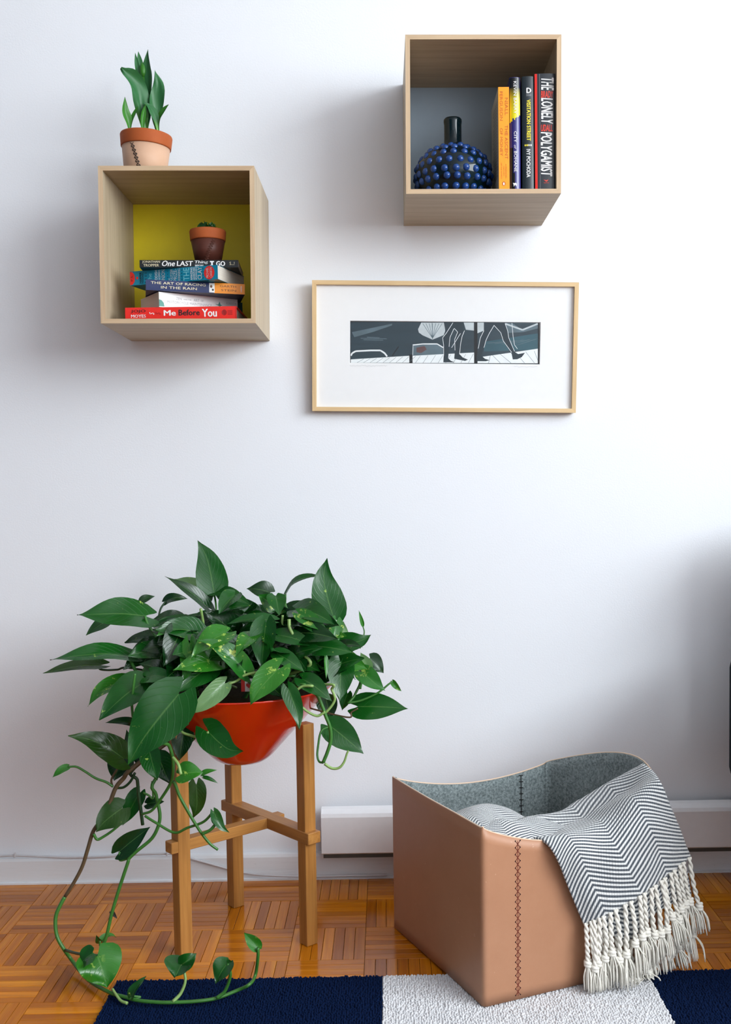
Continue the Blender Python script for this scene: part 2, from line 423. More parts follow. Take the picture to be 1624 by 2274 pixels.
# white
c = at(353, 660, -.252)
def lying(left, yaw, L): return (left.x+math.cos(R(yaw))*L/2, left.y+math.sin(R(yaw))*L/2)
lx, ly = lying(c, 33, .178)
b = Book('white paperback with faint grey title and a green swift, turned askew in the pile', .178, .107, .031, M_PALE, .0005, False, (lx, ly, zz+.0157), (0, 0, R(33)), G1)
b.poly('corner_print', [(0, .05), (.0, .5), (.03, .46), (.055, .3), (.065, .05)], M_GTEAL, .0004)
b.text('ZEN', .21, .28, .56, .74, M_GREYI, .0); b.text('AND THE', .30, .40, .60, .68, M_GREYI); b.text('ART', .43, .50, .56, .74, M_GREYI); b.text('OF', .52, .555, .58, .70, M_GREYI)
b.text('MOTORCYCLE MAINTENANCE', .10, .66, .30, .48, M_GREYI, .0)
b.poly('bird_print', [(.70, .52), (.745, .50), (.76, .72), (.775, .50), (.80, .47), (.775, .42), (.77, .22), (.75, .42)], M_GTEAL, .0004)
b.text('ROBERT M.', .85, .985, .56, .72, M_GREYI); b.text('PIRSIG', .87, .97, .24, .40, M_GREYI)
bk = b
o = box('bookmark', .178/2-.03, .178/2+.026, .03, .034, -.0145, .0145, plain('bookmark_teal', rgb(36, 84, 84), .5), b.o)
zz += .0314
# navy and orange
c = at(324, 636, -.262); lx, ly = lying(c, 13, .203)
b = Book('navy and orange paperback with cream title, middle of the pile in the yellow box', .203, .130, .0215, M_NAVY, .0006, False, (lx, ly, zz+.0109), (0, R(1.0), R(13)), G1)
b.panel('spine_band', .685, 1, .0, 1, M_ORG); b.text('THE ART OF RACING', .05, .60, .60, .84, M_CRM, .004); b.text('IN THE RAIN', .15, .51, .20, .44, M_CRM, .004)
b.panel('dog_print', .635, .69, .05, .95, M_PALE, .0003); b.poly('dog_print', disc(.655, .62, .012, .14), plain('dog_brown', rgb(120, 80, 50), .5), .0005); b.poly('dog_print', disc(.672, .3, .01, .1), M_NIGHT, .0005)
b.text('GARTH', .745, .91, .60, .80, plain('brown_ink', rgb(110, 60, 20), .5), .002); b.text('STEIN', .755, .91, .22, .42, MT['brown_ink'], .002); b.text('HARPER', .955, .97, .2, .8, M_PALE, 0, 0, 90)
zz += .0217
# teal
c = at(289, 618, -.205); lx, ly = lying(c, -17, .203)
b = Book('thick teal paperback with white upright lettering and red ends in the pile',   .203, .130, .0290, M_TEAL, .0, False, (lx, ly, zz+.0147), (0, 0, R(-17)), G1)
q = lambda x: (x-160)/1010
b.poly('red_spot', [(0, .02), (.03, .05), (.052, .25), (.057, .5), (.052, .75), (.03, .95), (0, .98)], M_RED, .0003)
b.text('P.S.', q(172), q(195), .3, .72, M_BLACK, 0, 0, 90); b.poly('red_spot', disc(q(245), .5, .012, .1), M_RED, .0004)
for st, a0, a1, b0, b1, m, bo in (('HARPER', 272, 298, .10, .9, M_BLACK, .02), ('PERENNIAL', 303, 320, .08, .9, M_BLACK, .01), ('The', 372, 415, .10, .75, M_LTEAL, 0), ('YIDDISH', 452, 482, .06, .95, M_WHITE, .0), ("POLICEMEN'S", 492, 514, .06, .95, M_WHITE, 0), ('UNION', 526, 572, .06, .95, M_WHITE, .005),
        ('THE', 612, 622, .05, .3, M_WHITE, 0), ('PULITZER', 630, 660, .06, .95, M_WHITE, .005), ('PRIZE-', 668, 708, .06, .95, M_WHITE, .005), ('WINNING', 718, 746, .06, .95, M_WHITE, .005), ('THE', 782, 848, .06, .95, M_LTEAL, .0), ('AMAZING', 862, 886, .06, .95, M_WHITE, 0), ('ADVENTURES', 894, 914, .06, .95, M_WHITE, 0), ('OF KAVALIER &', 920, 936, .06, .95, M_WHITE, 0), ('CLAY', 944, 992, .06, .95, M_WHITE, .01)):
    b.text(st, q(a0), q(a1), b0, b1, m, bo, 0, 90)
for xx in (335, 350, 598, 760, 1002):
    for k in range(4): b.panel('fine_print', q(xx), q(xx+6), .12+k*.22, .20+k*.22, M_NIGHT, .0003)
b.poly('red_spot', disc(q(1075), .5, .058, .47, 28), M_RED, .0003)
b.text('MICHAEL', q(1040), q(1068), .14, .86, M_WHITE, .006, 0, 90); b.text('CHABON', q(1080), q(1108), .14, .86, M_WHITE, .006, 0, 90)
zz += .0293
# black
c = at(310, 584, -.246); lx, ly = lying(c, 3, .203)
b = Book('thin black paperback with hand-drawn white title on top of the pile', .203, .130, .0150, M_NIGHT, .0004, False, (lx, ly, zz+.0077), (0, 0, R(3)), G1)
q = lambda x: (x-272)/1140
b.text('JONATHAN', q(303), q(508), .53, .90, M_CRM, .01); b.text('TROPPER', q(315), q(496), .10, .47, M_CRM, .01)
b.text('One', q(530), q(680), .14, .92, M_WHITE, .02, .3); b.text('LAST', q(700), q(890), .18, .86, M_WHITE, .02, .1); b.text('Thing', q(908), q(1065), .42, .92, M_WHITE, .015, .15); b.text('BEFORE', q(912), q(1010), .10, .36, M_WHITE, .03); b.poly('lettering', [(q(x), y) for x, y in ((1085, .14), (1132, .14), (1132, .30), (1118, .30), (1118, .70), (1132, .70), (1132, .86), (1085, .86), (1085, .70), (1099, .70), (1099, .30), (1085, .30))], M_WHITE, .0005); b.text('GO', q(1155), q(1262), .14, .86, M_WHITE, .04)
b.text('S...!', q(1312), q(1370), .3, .75, M_CRM, .01)
zz += .0154
STACK = zz

# ---- books standing in the grey box (crop: x 1060+z*.12313, y 150+z*.12313)
G2 = 'books standing in the grey box'
def standing(label, x0, x1, ytop, mcov, w, bulge, hard, yfr, tilt=0, mpage=None):
    p0 = at(1060+x0*.12313, 300, yfr).x; p1 = at(1060+x1*.12313, 300, yfr).x
    zt = at(1060+(x0+x1)/2*.12313, 150+ytop*.12313, yfr).z
    Lh = zt-F2-.0002; th = p1-p0
    M = Matrix(((0, 0, 1), (0, 1, 0), (-1, 0, 0))).to_4x4()
    bk = Book(label, Lh, w, th, mcov, bulge, hard, ((p0+p1)/2, yfr+bulge, F2+.0001+Lh/2), M.to_euler(), G2, mpage)
    zb = 2200.0
    yb = (proj(((p0+p1)/2, yfr, F2))[1]-150)/.12313
    bk.qa = lambda y: (y-ytop)/(yb-ytop)
    bk.qb = lambda x: (x-x0)/(x1-x0)
    def tx(st, xa, xb, ya, yb2, m, bold=0, shear=0, upright=False):
        # reads downward unless upright
        if upright: bk.text(st, bk.qa(ya), bk.qa(yb2), bk.qb(xa), bk.qb(xb), m, bold, shear, 90)
        else: bk.text(st, bk.qa(ya), bk.qa(yb2), bk.qb(xa), bk.qb(xb), m, bold, shear)
    bk.tx = tx; return bk
M_OINK = plain('burnt_orange_ink', rgb(196, 96, 10), .5); M_COVG = plain('back_cover_grey', rgb(190, 186, 176), .5)
b = standing('orange paperback with thin dark orange lettering beside the blue vase', 387, 580, 350, plain('book_amber', rgb(255, 156, 4), .4), .135, 0, False, -.256)
for st, xa, xb, ya, yb_ in (('NIALL', 505, 560, 545, 860), ('THE ASCENT', 500, 556, 1035, 1650), ('FERGUSON', 412, 466, 430, 955), ('OF MONEY', 412, 462, 1090, 1590), ('A FINANCIAL', 506, 528, 1740, 2000), ('HISTORY', 470, 488, 1780, 1960), ('OF THE WORLD', 424, 444, 1720, 2010)):
    b.tx(st, xa, xb, ya, yb_, M_OINK)
o_ = b
b.poly('emblem', disc(b.qa(2095), b.qb(475), .022, .16), M_OINK, .0003); b.poly('emblem', disc(b.qa(2098), b.qb(475), .014, .07), M_WHITE, .0005)
# printed back cover facing left
cv = add('back_cover_print', [(-b.L/2+.001, .001, -b.t/2-.0003), (b.L/2-.001, .001, -b.t/2-.0003), (b.L/2-.001, b.w-.001, -b.t/2-.0003), (-b.L/2+.001, b.w-.001, -b.t/2-.0003)], [(3, 2, 1, 0)], M_COVG, b.o)
v, f = [], []
for k in range(26):
    xx = -b.L/2+.022+k*.0060; l0 = .016; l1 = b.w-.018-rnd.uniform(0, .03)
    n = len(v); v += [(xx, l0, -b.t/2-.0005), (xx+.0016, l0, -b.t/2-.0005), (xx+.0016, l1, -b.t/2-.0005), (xx, l1, -b.t/2-.0005)]; f.append((n+3, n+2, n+1, n))
add('fine_print', v, f, plain('grey_ink', rgb(70, 70, 70), .6), cv)
t = NT('city_gradient'); sx = t.n('ShaderNodeSeparateXYZ'); t.l(t.co(), sx.inputs[0])
t.base(t.ramp(t.math('ADD', t.math('DIVIDE', sx.outputs[0], .236), .5), [(0, rgb(10, 14, 24)), (.10, rgb(14, 18, 26)), (.20, rgb(190, 180, 30)), (.30, rgb(224, 216, 20)), (1, rgb(224, 216, 20))])); M_CITY = t.set(.18, .6)
b = standing('slim navy hardback with a yellow sky over a city skyline on its spine', 590, 785, 170, plain('book_ink_blue', rgb(38, 34, 110), .18, .6), .14, .005, True, -.254)
sky = [(0.004, .02), (0.004, .98), (b.qa(850), .98), (b.qa(850), .86), (b.qa(905), .86), (b.qa(905), .55), (b.qa(940), .5), (b.qa(940), .42), (b.qa(910), .40), (b.qa(910), .27), (b.qa(965), .25), (b.qa(965), .12), (b.qa(985), .10), (b.qa(985), .02)]
# print cut in slats so it follows the round spine
edges = [(.02, .10, 985), (.10, .25, 965), (.25, .40, 910), (.40, .5, 940), (.5, .62, 905), (.62, .74, 890), (.74, .86, 880), (.86, .98, 850)]
for b0, b1, yy in edges: b.panel('skyline_print', .004, b.qa(yy), b0, b1, M_CITY, .0002)
b.panel('black_print', b.qa(1900), .998, .02, .45, plain('book_pitch', rgb(8, 10, 18), .18, .6), .0002); b.panel('black_print', .62, .998, .02, .30, MT['book_pitch'], .00025)
b.tx('KEVIN BARRY', 662, 716, 250, 835, M_WHITE, .004); b.tx('CITY', 664, 716, 1150, 1350, M_WHITE, .004); b.tx('of', 664, 702, 1395, 1470, M_WHITE, 0, .3); b.tx('BOHANE', 664, 716, 1510, 1880, M_WHITE, .004)
b.poly('emblem', [(b.qa(y), b.qb(x)) for x, y in ((640, 2075), (665, 2085), (690, 2078), (712, 2100), (700, 2150), (690, 2120), (668, 2125), (655, 2150), (650, 2110))], M_WHITE, .0006)
b = standing('dark slate hardback with yellow and white lettering between the navy and the red-striped books', 815, 1045, 155, plain('book_slate', rgb(20, 34, 42), .3), .15, .003, True, -.254)
b.tx('D', 892, 982, 365, 460, M_WHITE, .04, 0, True); b.tx('L', 918, 950, 392, 440, M_NIGHT, .03, 0, True)
b.tx('DENNIS', 890, 980, 472, 488, M_GREYI, 0, 0, True); b.tx('LEHANE', 890, 980, 496, 514, M_GREYI, 0, 0, True)
b.tx('VISITATION STREET', 895, 968, 575, 1320, M_YINK, .03); b.tx('IVY POCHODA', 886, 958, 1470, 1980, M_WHITE, .02)
for k, xx in enumerate((862, 895, 928, 965)): b.poly('emblem', disc(b.qa(1398), b.qb(xx+6), .009, .055), (M_YINK, M_YINK, M_CRM, M_WHITE)[k], .0005)
b = standing('thick black hardback with a red edge stripe and tall white lettering', 1045, 1415, 105, plain('book_charcoal', rgb(34, 40, 48), .35), .16, .002, True, -.257)
b.panel('red_stripe', .002, .998, .0, .115, M_RED); b.panel('stitch_line', .003, .997, .235, .243, M_GREYI); b.panel('stitch_line', .02, .997, .885, .892, M_GREYI)
b.tx('THE', 1160, 1390, 180, 410, M_WHITE, .02, .15); b.tx('LONELY', 1155, 1375, 545, 1015, M_WHITE, .03, .15); b.tx('POLYGAMIST', 1145, 1355, 1160, 1965, M_WHITE, .03, .15)
b.tx('BRADY', 1155, 1378, 418, 545, plain('coral_ink', rgb(226, 62, 44), .5), .03, .1, True); b.tx('UDALL', 1150, 1365, 1025, 1150, MT['coral_ink'], .03, .1, True)
b.poly('emblem', [(b.qa(y), b.qb(x)) for x, y in ((1195, 2020), (1240, 2035), (1285, 2018), (1262, 2048), (1250, 2060), (1225, 2050))], MT['coral_ink'], .0005); b.tx('NORTON', 1198, 1290, 2070, 2090, MT['coral_ink'], 0, 0, True)

# ------------------------------------------------------------------ vase
t = NT('vase_glaze'); c = t.co(); n = t.noise(c, 14, 4); t.base(t.mix(n, rgb(2, 10, 30), rgb(3, 30, 30))); M_VASE = t.set(.10, .35)
t = NT('vase_knob_glaze'); n = t.noise(t.co(), 90, 2); t.base(t.mix(n, rgb(12, 42, 104), rgb(34, 76, 142))); M_KNOB = t.set(.12, .45)
VY = -.172
vc = at(1007, 400, VY); vx = vc.x
vs = thing('knobbed_vase', 'dark blue-green glazed bottle vase covered in round blue knobs', 'vase', (vx, VY, F2+.0002))
prof = [(0.0, 0), (.045, 0), (.052, .002), (.068, .014), (.081, .032), (.0865, .052), (.083, .074), (.072, .092), (.055, .105), (.036, .112), (.024, .116), (.0195, .122), (.0185, .135), (.0185, .165), (.0195, .171), (.0195, .176), (.0175, .179), (.0145, .178), (.0140, .165), (.0140, .12), (.0, .118)]
prof = [(a*.95 if a > .03 else a, b*.97) for a, b in prof]
lathe('body', prof, M_VASE, vs, 48)
bm = bmesh.new(); bmesh.ops.create_icosphere(bm, subdivisions=2, radius=.0080)
KME = bpy.data.meshes.new('knob'); bm.to_mesh(KME); bm.free(); KME.materials.append(M_KNOB); KME.polygons.foreach_set('use_smooth', [True]*len(KME.polygons))
rows = [(.072, .018, 20), (.083, .036, 22), (.0863, .052, 22), (.0835, .070, 22), (.0745, .087, 20), (.060, .101, 16), (.042, .110, 12)]
for r, z, n in rows:
    off = rnd.uniform(0, 1)
    for k in range(n):
        a = 2*math.pi*(k+off+rnd.uniform(-.08, .08))/n
        rk = r*.95-.0030; link('knob', KME, vs, (rk*math.cos(a), rk*math.sin(a), (z+rnd.uniform(-.001, .001))*.97-.0008))

# ------------------------------------------------------------------ framed print
fr = thing('framed_print', 'wide white-matted panoramic photograph in a thin pale maple frame', 'picture', (.1407, -.004, 1.2437-.2951/2), rot=(R(2.9), .0201, 0))
FW, FH, FB, FD = .6081, .2951, .0096, .020
for n, (ang, lx_, lz_) in enumerate(((0, FW, FH), (90, FH, FW), (180, FW, FH), (270, FH, FW))):
    a = [(-lx_/2, -lz_/2), (lx_/2, -lz_/2), (lx_/2-FB, -lz_/2+FB), (-lx_/2+FB, -lz_/2+FB)]
    c_, s_ = math.cos(R(ang)), math.sin(R(ang)); Q = [(p*c_-q_*s_, p*s_+q_*c_+FH/2) for p, q_ in a]
    v = [(p, -FD, q_) for p, q_ in Q]+[(p, 0, q_) for p, q_ in Q]
    f = [(3, 2, 1, 0), (4, 5, 6, 7)]+[(i, (i+1) % 4, 4+(i+1) % 4, 4+i) for i in range(4)]
    add('frame_bar', v, f, M_FRX if ang % 180 == 0 else M_FRZ, fr)
# print area in frame coordinates from the crop (crop frame corners (78,53)-(1557,66)-(1535,790)-(78,780))
def fc(x, y):
    s = (y-60)/(785-60); xr = 1557-22*s
    return (-FW/2+(x-78)/(xr-78)*FW, FH*(1-(y-(53+13*(x-78)/1479))/727))
PX0, PZ1 = fc(285, 274); PX1, PZ0 = fc(1340, 521)
M_MAT = plain('mat_board', (.86, .87, .88, 1), .8, .2, .01)
y0 = -.011
v = [(-FW/2+FB*.6, y0, FB*.6), (FW/2-FB*.6, y0, FB*.6), (FW/2-FB*.6, y0, FH-FB*.6), (-FW/2+FB*.6, y0, FH-FB*.6), (PX0, y0, PZ0), (PX1, y0, PZ0), (PX1, y0, PZ1), (PX0, y0, PZ1)]
e = .0012; v += [(PX0+e, y0+.0016, PZ0+e), (PX1-e, y0+.0016, PZ0+e), (PX1-e, y0+.0016, PZ1-e), (PX0+e, y0+.0016, PZ1-e)]
f = [(0, 1, 5, 4), (1, 2, 6, 5), (2, 3, 7, 6), (3, 0, 4, 7)]+[(4+i, 4+(i+1) % 4, 8+(i+1) % 4, 8+i) for i in range(4)]
add('mat_board', v, f, M_MAT, fr)
box('backing_board', -FW/2+FB*.5, FW/2-FB*.5, -.008, -.002, FB*.5, FH-FB*.5, M_MAT, fr)
t = NT('photo_dark'); n = t.noise(t.mapping(t.co(), (4, 4, 30)), 3, 4); t.base(t.mix(n, rgb(26, 44, 54), rgb(52, 72, 82))); M_PD = t.set(.4)
M_PG = plain('photo_grey', rgb(92, 112, 122), .4, nz=.2, scale=40); M_PL = plain('photo_pale', rgb(196, 206, 210), .4, nz=.15, scale=50); M_PW = plain('photo_white', rgb(236, 242, 244), .4)
M_PK = plain('photo_black', rgb(14, 20, 26), .4); M_PT = plain('photo_teal', rgb(50, 92, 104), .4, nz=.2, scale=30); M_PS = plain('photo_leg', rgb(30, 48, 58), .4); M_PB = plain('photo_brown', rgb(96, 70, 70), .4)
mats = [M_PD, M_PG, M_PL, M_PW, M_PK, M_PT, M_PS, M_PB]
PV, PF, PM = [], [], []
def shp(pts, m, layer):
    n = len(PV)
    for x, y in pts:
        p = fc(x, y); PV.append((p[0], -.0092-.00004*layer, p[1]))
    PF.append(tuple(range(n, n+len(pts)))); PM.append(m)
def line(pts, wd, m, layer):
    for (x0, y0_), (x1, y1_) in zip(pts, pts[1:]):
        dx, dy = x1-x0, y1_-y0_; L = math.hypot(dx, dy) or 1; nx, ny = -dy/L*wd/2, dx/L*wd/2
        shp([(x0+nx, y0_+ny), (x1+nx, y1_+ny), (x1-nx, y1_-ny), (x0-nx, y0_-ny)], m, layer)
shp([(285, 274), (1340, 274), (1340, 521), (285, 521)], 0, 0)
shp([(296, 338), (520, 291), (520, 300), (420, 335), (310, 366)], 1, 1)
for yy, x0, x1 in ((372, 345, 490), (380, 360, 470), (366, 380, 450)): line([(x0, yy), (x1, yy+3)], 4, 1, 1)
shp([(640, 300), (663, 285), (680, 285), (668, 320), (690, 352), (745, 382), (700, 372), (655, 345)], 0, 1)
shp([(664, 322), (682, 285), (816, 285), (814, 352), (744, 380), (690, 356), (668, 340)], 2, 2)
for k in range(7): line([(744, 372), (690+k*18, 290)], 2.5, 1, 3)
line([(742, 286), (744, 378)], 3, 1, 4)
line([(290, 470), (298, 455), (318, 444), (400, 440), (455, 440), (478, 455), (492, 474)], 9, 3, 2)
shp([(634, 412), (770, 404), (803, 424), (803, 462), (634, 470)], 1, 1); shp([(655, 425), (700, 415), (712, 435), (680, 455), (655, 450)], 7, 2); line([(634, 410), (690, 404), (770, 404), (803, 424)], 6, 3, 3); line([(520, 470), (556, 418)], 5, 4, 2); line([(636, 415), (634, 468)], 4, 2, 3)
shp([(290, 490), (615, 470), (615, 509), (290, 509)], 3, 4); shp([(633, 470), (975, 452), (975, 511), (633, 511)], 3, 4)
shp([(615, 463), (633, 463), (633, 515), (615, 515)], 4, 5)
shp([(993, 285), (1332, 285), (1332, 480), (993, 480)], 0, 2)
shp([(993, 285), (1030, 285), (1030, 330), (993, 345)], 2, 3)
shp([(1030, 392), (1332, 345), (1332, 438), (1030, 446)], 5, 3)
for k in range(5): line([(1050+k*40, 400+k*3), (1180+k*36, 388-k*3)], 3, 1, 4)
shp([(1090, 300), (1150, 287), (1190, 290), (1245, 325), (1330, 288), (1330, 318), (1250, 338), (1130, 345)], 1, 4); line([(1150, 292), (1245, 326), (1330, 292)], 9, 2, 5)
shp([(993, 480), (1330, 431), (1330, 513), (993, 513)], 3, 6)
for k in range(9): line([(350+k*36-25, 508), (350+k*36+12, 488-k*2)], 1.6, 1, 6)
for k in range(8): line([(665+k*42-16, 510), (665+k*42+12, 470-k*1.5)], 1.6, 1, 6)
for x0, x1 in ((1045, 1066), (1110, 1075), (1170, 1120), (1245, 1205), (1300, 1262), (1325, 1310)): line([(x0+10, 511), (x1, 472-(x1-1000)*.09)], 2, 1, 7)
shp([(918, 285), (976, 285), (976, 330), (930, 325)], 2, 3)
shp([(975, 282), (994, 282), (994, 516), (975, 516)], 4, 8)
LA = [(808, 285), (866, 285), (862, 322), (840, 372), (836, 420), (831, 484), (845, 498), (866, 507), (804, 507), (806, 470), (806, 410), (800, 372), (816, 330)]
LB = [(862, 285), (918, 285), (920, 330), (907, 366), (900, 415), (895, 462), (912, 480), (941, 492), (925, 499), (864, 487), (869, 440), (868, 380), (884, 338), (866, 318)]
LC = [(1033, 285), (1092, 285), (1086, 302), (1060, 345), (1042, 382), (1032, 420), (1016, 470), (1035, 487), (1061, 495), (1040, 501), (988, 500), (990, 470), (1000, 440), (1010, 370), (1030, 330)]
LD = [(1084, 288), (1145, 285), (1160, 320), (1166, 370), (1182, 410), (1200, 448), (1220, 461), (1258, 454), (1240, 478), (1215, 490), (1190, 491), (1184, 460), (1152, 412), (1136, 382), (1124, 340), (1084, 302)]
for Lg in (LA, LB, LC, LD): shp(Lg, 6, 9)
for pl in ([(862, 322), (841, 368), (836, 420)], [(869, 440), (867, 380), (884, 338), (866, 318), (860, 324)], [(922, 330), (908, 364), (900, 405), (894, 462)], [(858, 286), (820, 345), (800, 370), (806, 410), (806, 470)], [(1030, 330), (1010, 370), (998, 430)], [(1086, 302), (1060, 345), (1042, 382), (1030, 425)], [(1086, 300), (1124, 342), (1138, 388), (1184, 452)], [(1148, 290), (1162, 330), (1168, 370), (1200, 446)], [(1186, 288), (1192, 360), (1200, 410), (1216, 432)], [(900, 345), (850, 425)]): line(pl, 2.6, 3, 10)
shp([(285, 274), (1340, 276), (1340, 284), (285, 282)], 4, 11); shp([(285, 509), (1338, 513), (1337, 521), (285, 516)], 4, 11); shp([(1331, 276), (1340, 276), (1337, 520), (1329, 520)], 4, 11); shp([(285, 276), (290, 276), (290, 516), (285, 516)], 4, 11)
link('photo_print', mesh('photo_print', PV, PF, None, False, None, mats, PM), fr)
def scribble(x0, x1, y, seed):
    r_ = random.Random(seed); pts = []; x = x0
    while x < x1:
        p = fc(x, y+r_.uniform(-5, 4)); pts.append(Vector((p[0], -.0113, p[1]))); x += r_.uniform(3, 8)
    return pts
M_PENCIL = plain('pencil', rgb(170, 172, 176), .8)
tube('pencil_caption', scribble(285, 495, 526, 1), .00016, M_PENCIL, fr, 4); tube('pencil_caption', scribble(1195, 1328, 532, 3), .00016, M_PENCIL, fr, 4)
t = NT('picture_glass'); nt = t.t; nt.nodes.remove(t.b)
tr = t.n('ShaderNodeBsdfTransparent'); gl = t.n('ShaderNodeBsdfGlossy', ins={'Roughness': .02}); lw = t.n('ShaderNodeLayerWeight', ins={'Blend': .12}); mx = t.n('ShaderNodeMixShader')
t.l(t.math('MULTIPLY', lw.outputs[0], .5), mx.inputs[0]); t.l(tr.outputs[0], mx.inputs[1]); t.l(gl.outputs[0], mx.inputs[2]); t.l(mx.outputs[0], nt.nodes['Material Output'].inputs[0])
box('glass_pane', -FW/2+FB*.7, FW/2-FB*.7, -.0145, -.0130, FB*.7, FH-FB*.7, t.m, fr)

# ------------------------------------------------------------------ blades (leaves)
def blade(path, W, nrm, prof, fold=.25, lobe=0, nt=8, wav=0, seed=0, arch=0):
    """path: midrib points from base to tip; returns verts, faces, uvs"""
    n = len(path); v, uv, f = [], [], []; r_ = random.Random(seed); ph = r_.uniform(0, 6)
    Ltot = sum((path[i+1]-path[i]).length for i in range(n-1)); nrm = Vector(nrm).normalized()
    for i, p in enumerate(path):
        s = i/(n-1); t = (path[min(i+1, n-1)]-path[max(i-1, 0)]).normalized()
        sd = t.cross(nrm); sd = sd.normalized() if sd.length > 1e-4 else t.orthogonal().normalized()
        nn = sd.cross(t); w = W*prof(s)
        for k in range(nt+1):
            u = -1+2*k/nt; au = abs(u)
            back = -lobe*1.3*(math.sin(min(au, .8)/.8*math.pi/2)**1.6)*((1-s)**3)*Ltot
            z = fold*(au**1.2)*w + arch*4*s*(1-s)*Ltot + wav*W*math.sin(ph+s*9+u*2.2)*au
            v.append(p+sd*(u*w)+t*back+nn*z); uv.append((.5+u*.5, s))
    for i in range(n-1):
        for k in range(nt):
            a = i*(nt+1)+k; f.append((a, a+1, a+nt+2, a+nt+1))
    return v, f, uv
def pw(tab):
    def g(s):
        for (a, x), (b, y) in zip(tab, tab[1:]):
            if s <= b:
                q = (s-a)/(b-a); return x+(y-x)*q
        return tab[-1][1]
    return g
HEART = pw([(0, .36), (.05, .68), (.13, .91), (.23, 1), (.34, .99), (.46, .90), (.58, .74), (.70, .54), (.80, .35), (.88, .19), (.94, .085), (1, .004)])
LANCE = pw([(0, .22), (.1, .30), (.25, .6), (.4, .9), (.52, 1), (.65, .92), (.78, .66), (.9, .32), (1, .01)])

def leaf_mat(name, c0, c1, fleck, fl=.62, rib=.28):
    t = NT(name); uvn = t.co('UV'); sx = t.n('ShaderNodeSeparateXYZ'); t.l(uvn, sx.inputs[0])
    co = t.co(); base = t.mix(t.noise(co, 16, 3), c0, c1)
    a = t.math('ABSOLUTE', t.math('SUBTRACT', sx.outputs[0], .5))
    # faint side veins, curving forward from the midrib
    vv = t.math('SUBTRACT', t.math('MULTIPLY', sx.outputs[1], 9.0), t.math('MULTIPLY', a, 7.0))
    vein = t.ramp(t.math('PINGPONG', vv, .5), [(.0, (1, 1, 1, 1)), (.08, (0, 0, 0, 1))])
    base = t.mix(t.math('MULTIPLY', vein, .07), base, tuple(min(1, x*2.2) for x in c1[:3])+(1,))
    ribm = t.ramp(a, [(.010, (1, 1, 1, 1)), (.022, (0, 0, 0, 1))])
    base = t.mix(t.math('MULTIPLY', ribm, rib), base, rgb(120, 170, 90))
    st = t.noise(t.mapping(co, (1, 1, 1), (3, 5, 1)), 75, 4, .65)
    msk = t.math('MULTIPLY', t.ramp(st, [(fl, (0, 0, 0, 1)), (fl+.05, (1, 1, 1, 1))]), t.ramp(t.noise(co, 11, 1), [(.42, (0, 0, 0, 1)), (.6, (1, 1, 1, 1))]))
    base = t.mix(msk, base, fleck)
    t.base(base); t.bump(t.math('ADD', vein, t.noise(co, 60, 2)), .25, .0008)
    t.set(.24, .6)
    # thin leaves let some light through
    tl = t.n('ShaderNodeBsdfTranslucent'); t.l(base, tl.inputs[0]); mx = t.n('ShaderNodeMixShader'); mx.inputs[0].default_value = .22
    t.l(t.b.outputs[0], mx.inputs[1]); t.l(tl.outputs[0], mx.inputs[2]); t.l(mx.outputs[0], t.t.nodes['Material Output'].inputs[0])
    return t.m
FLK = rgb(170, 205, 90)
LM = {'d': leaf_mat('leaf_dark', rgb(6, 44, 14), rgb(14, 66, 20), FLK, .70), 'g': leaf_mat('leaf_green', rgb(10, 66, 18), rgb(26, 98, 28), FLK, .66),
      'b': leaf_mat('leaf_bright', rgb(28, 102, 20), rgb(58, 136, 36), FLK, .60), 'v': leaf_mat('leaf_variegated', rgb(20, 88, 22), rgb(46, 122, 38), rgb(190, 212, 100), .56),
      'o': leaf_mat('leaf_olive', rgb(28, 60, 16), rgb(44, 84, 22), rgb(190, 190, 60), .70), 'p': leaf_mat('leaf_pale', rgb(70, 120, 66), rgb(130, 168, 110), FLK, .66),
      'k': plain('dry_leaf', rgb(34, 24, 20), .7)}
M_STEM = plain('stem_green', rgb(58, 118, 44), .4, scale=40, nz=.2); M_STEMP = plain('stem_pale', rgb(138, 172, 98), .4, scale=40, nz=.12); M_STEMB = plain('stem_brown', rgb(92, 72, 46), .6, scale=60, nz=.25); M_STEMD = plain('stem_dark', rgb(24, 62, 26), .45, scale=40, nz=.2)
t = NT('soil'); n = t.noise(t.co(), 120, 5, .7); t.base(t.mix(n, rgb(22, 16, 10), rgb(74, 58, 34))); t.bump(n, 1, .006); M_SOIL = t.set(.95, .1)
t = NT('terracotta'); n = t.noise(t.co(), 30, 5, .6); t.base(t.mix(n, rgb(154, 72, 32), rgb(182, 96, 50))); t.bump(t.noise(t.co(), 300, 3), .1, .0005); M_TERRA = t.set(.7, .25)
t = NT('natural_leather'); n = t.noise(t.co(), 14, 5, .6); t.base(t.mix(n, rgb(196, 154, 126), rgb(214, 176, 148))); t.bump(t.noise(t.co(), 420, 3), .1, .0004); M_NATL = t.set(.55, .35)
t = NT('brown_leather'); n = t.noise(t.co(), 30, 5, .6); t.base(t.mix(n, rgb(70, 34, 26), rgb(98, 52, 40))); t.bump(t.noise(t.co(), 420, 3), .1, .0004); M_BRNL = t.set(.5, .35)
M_THREAD = plain('black_thread', rgb(18, 16, 16), .6); M_BTHREAD = plain('brown_thread', rgb(96, 50, 36), .6); M_RTHREAD = plain('red_brown_thread', rgb(110, 34, 22), .55)

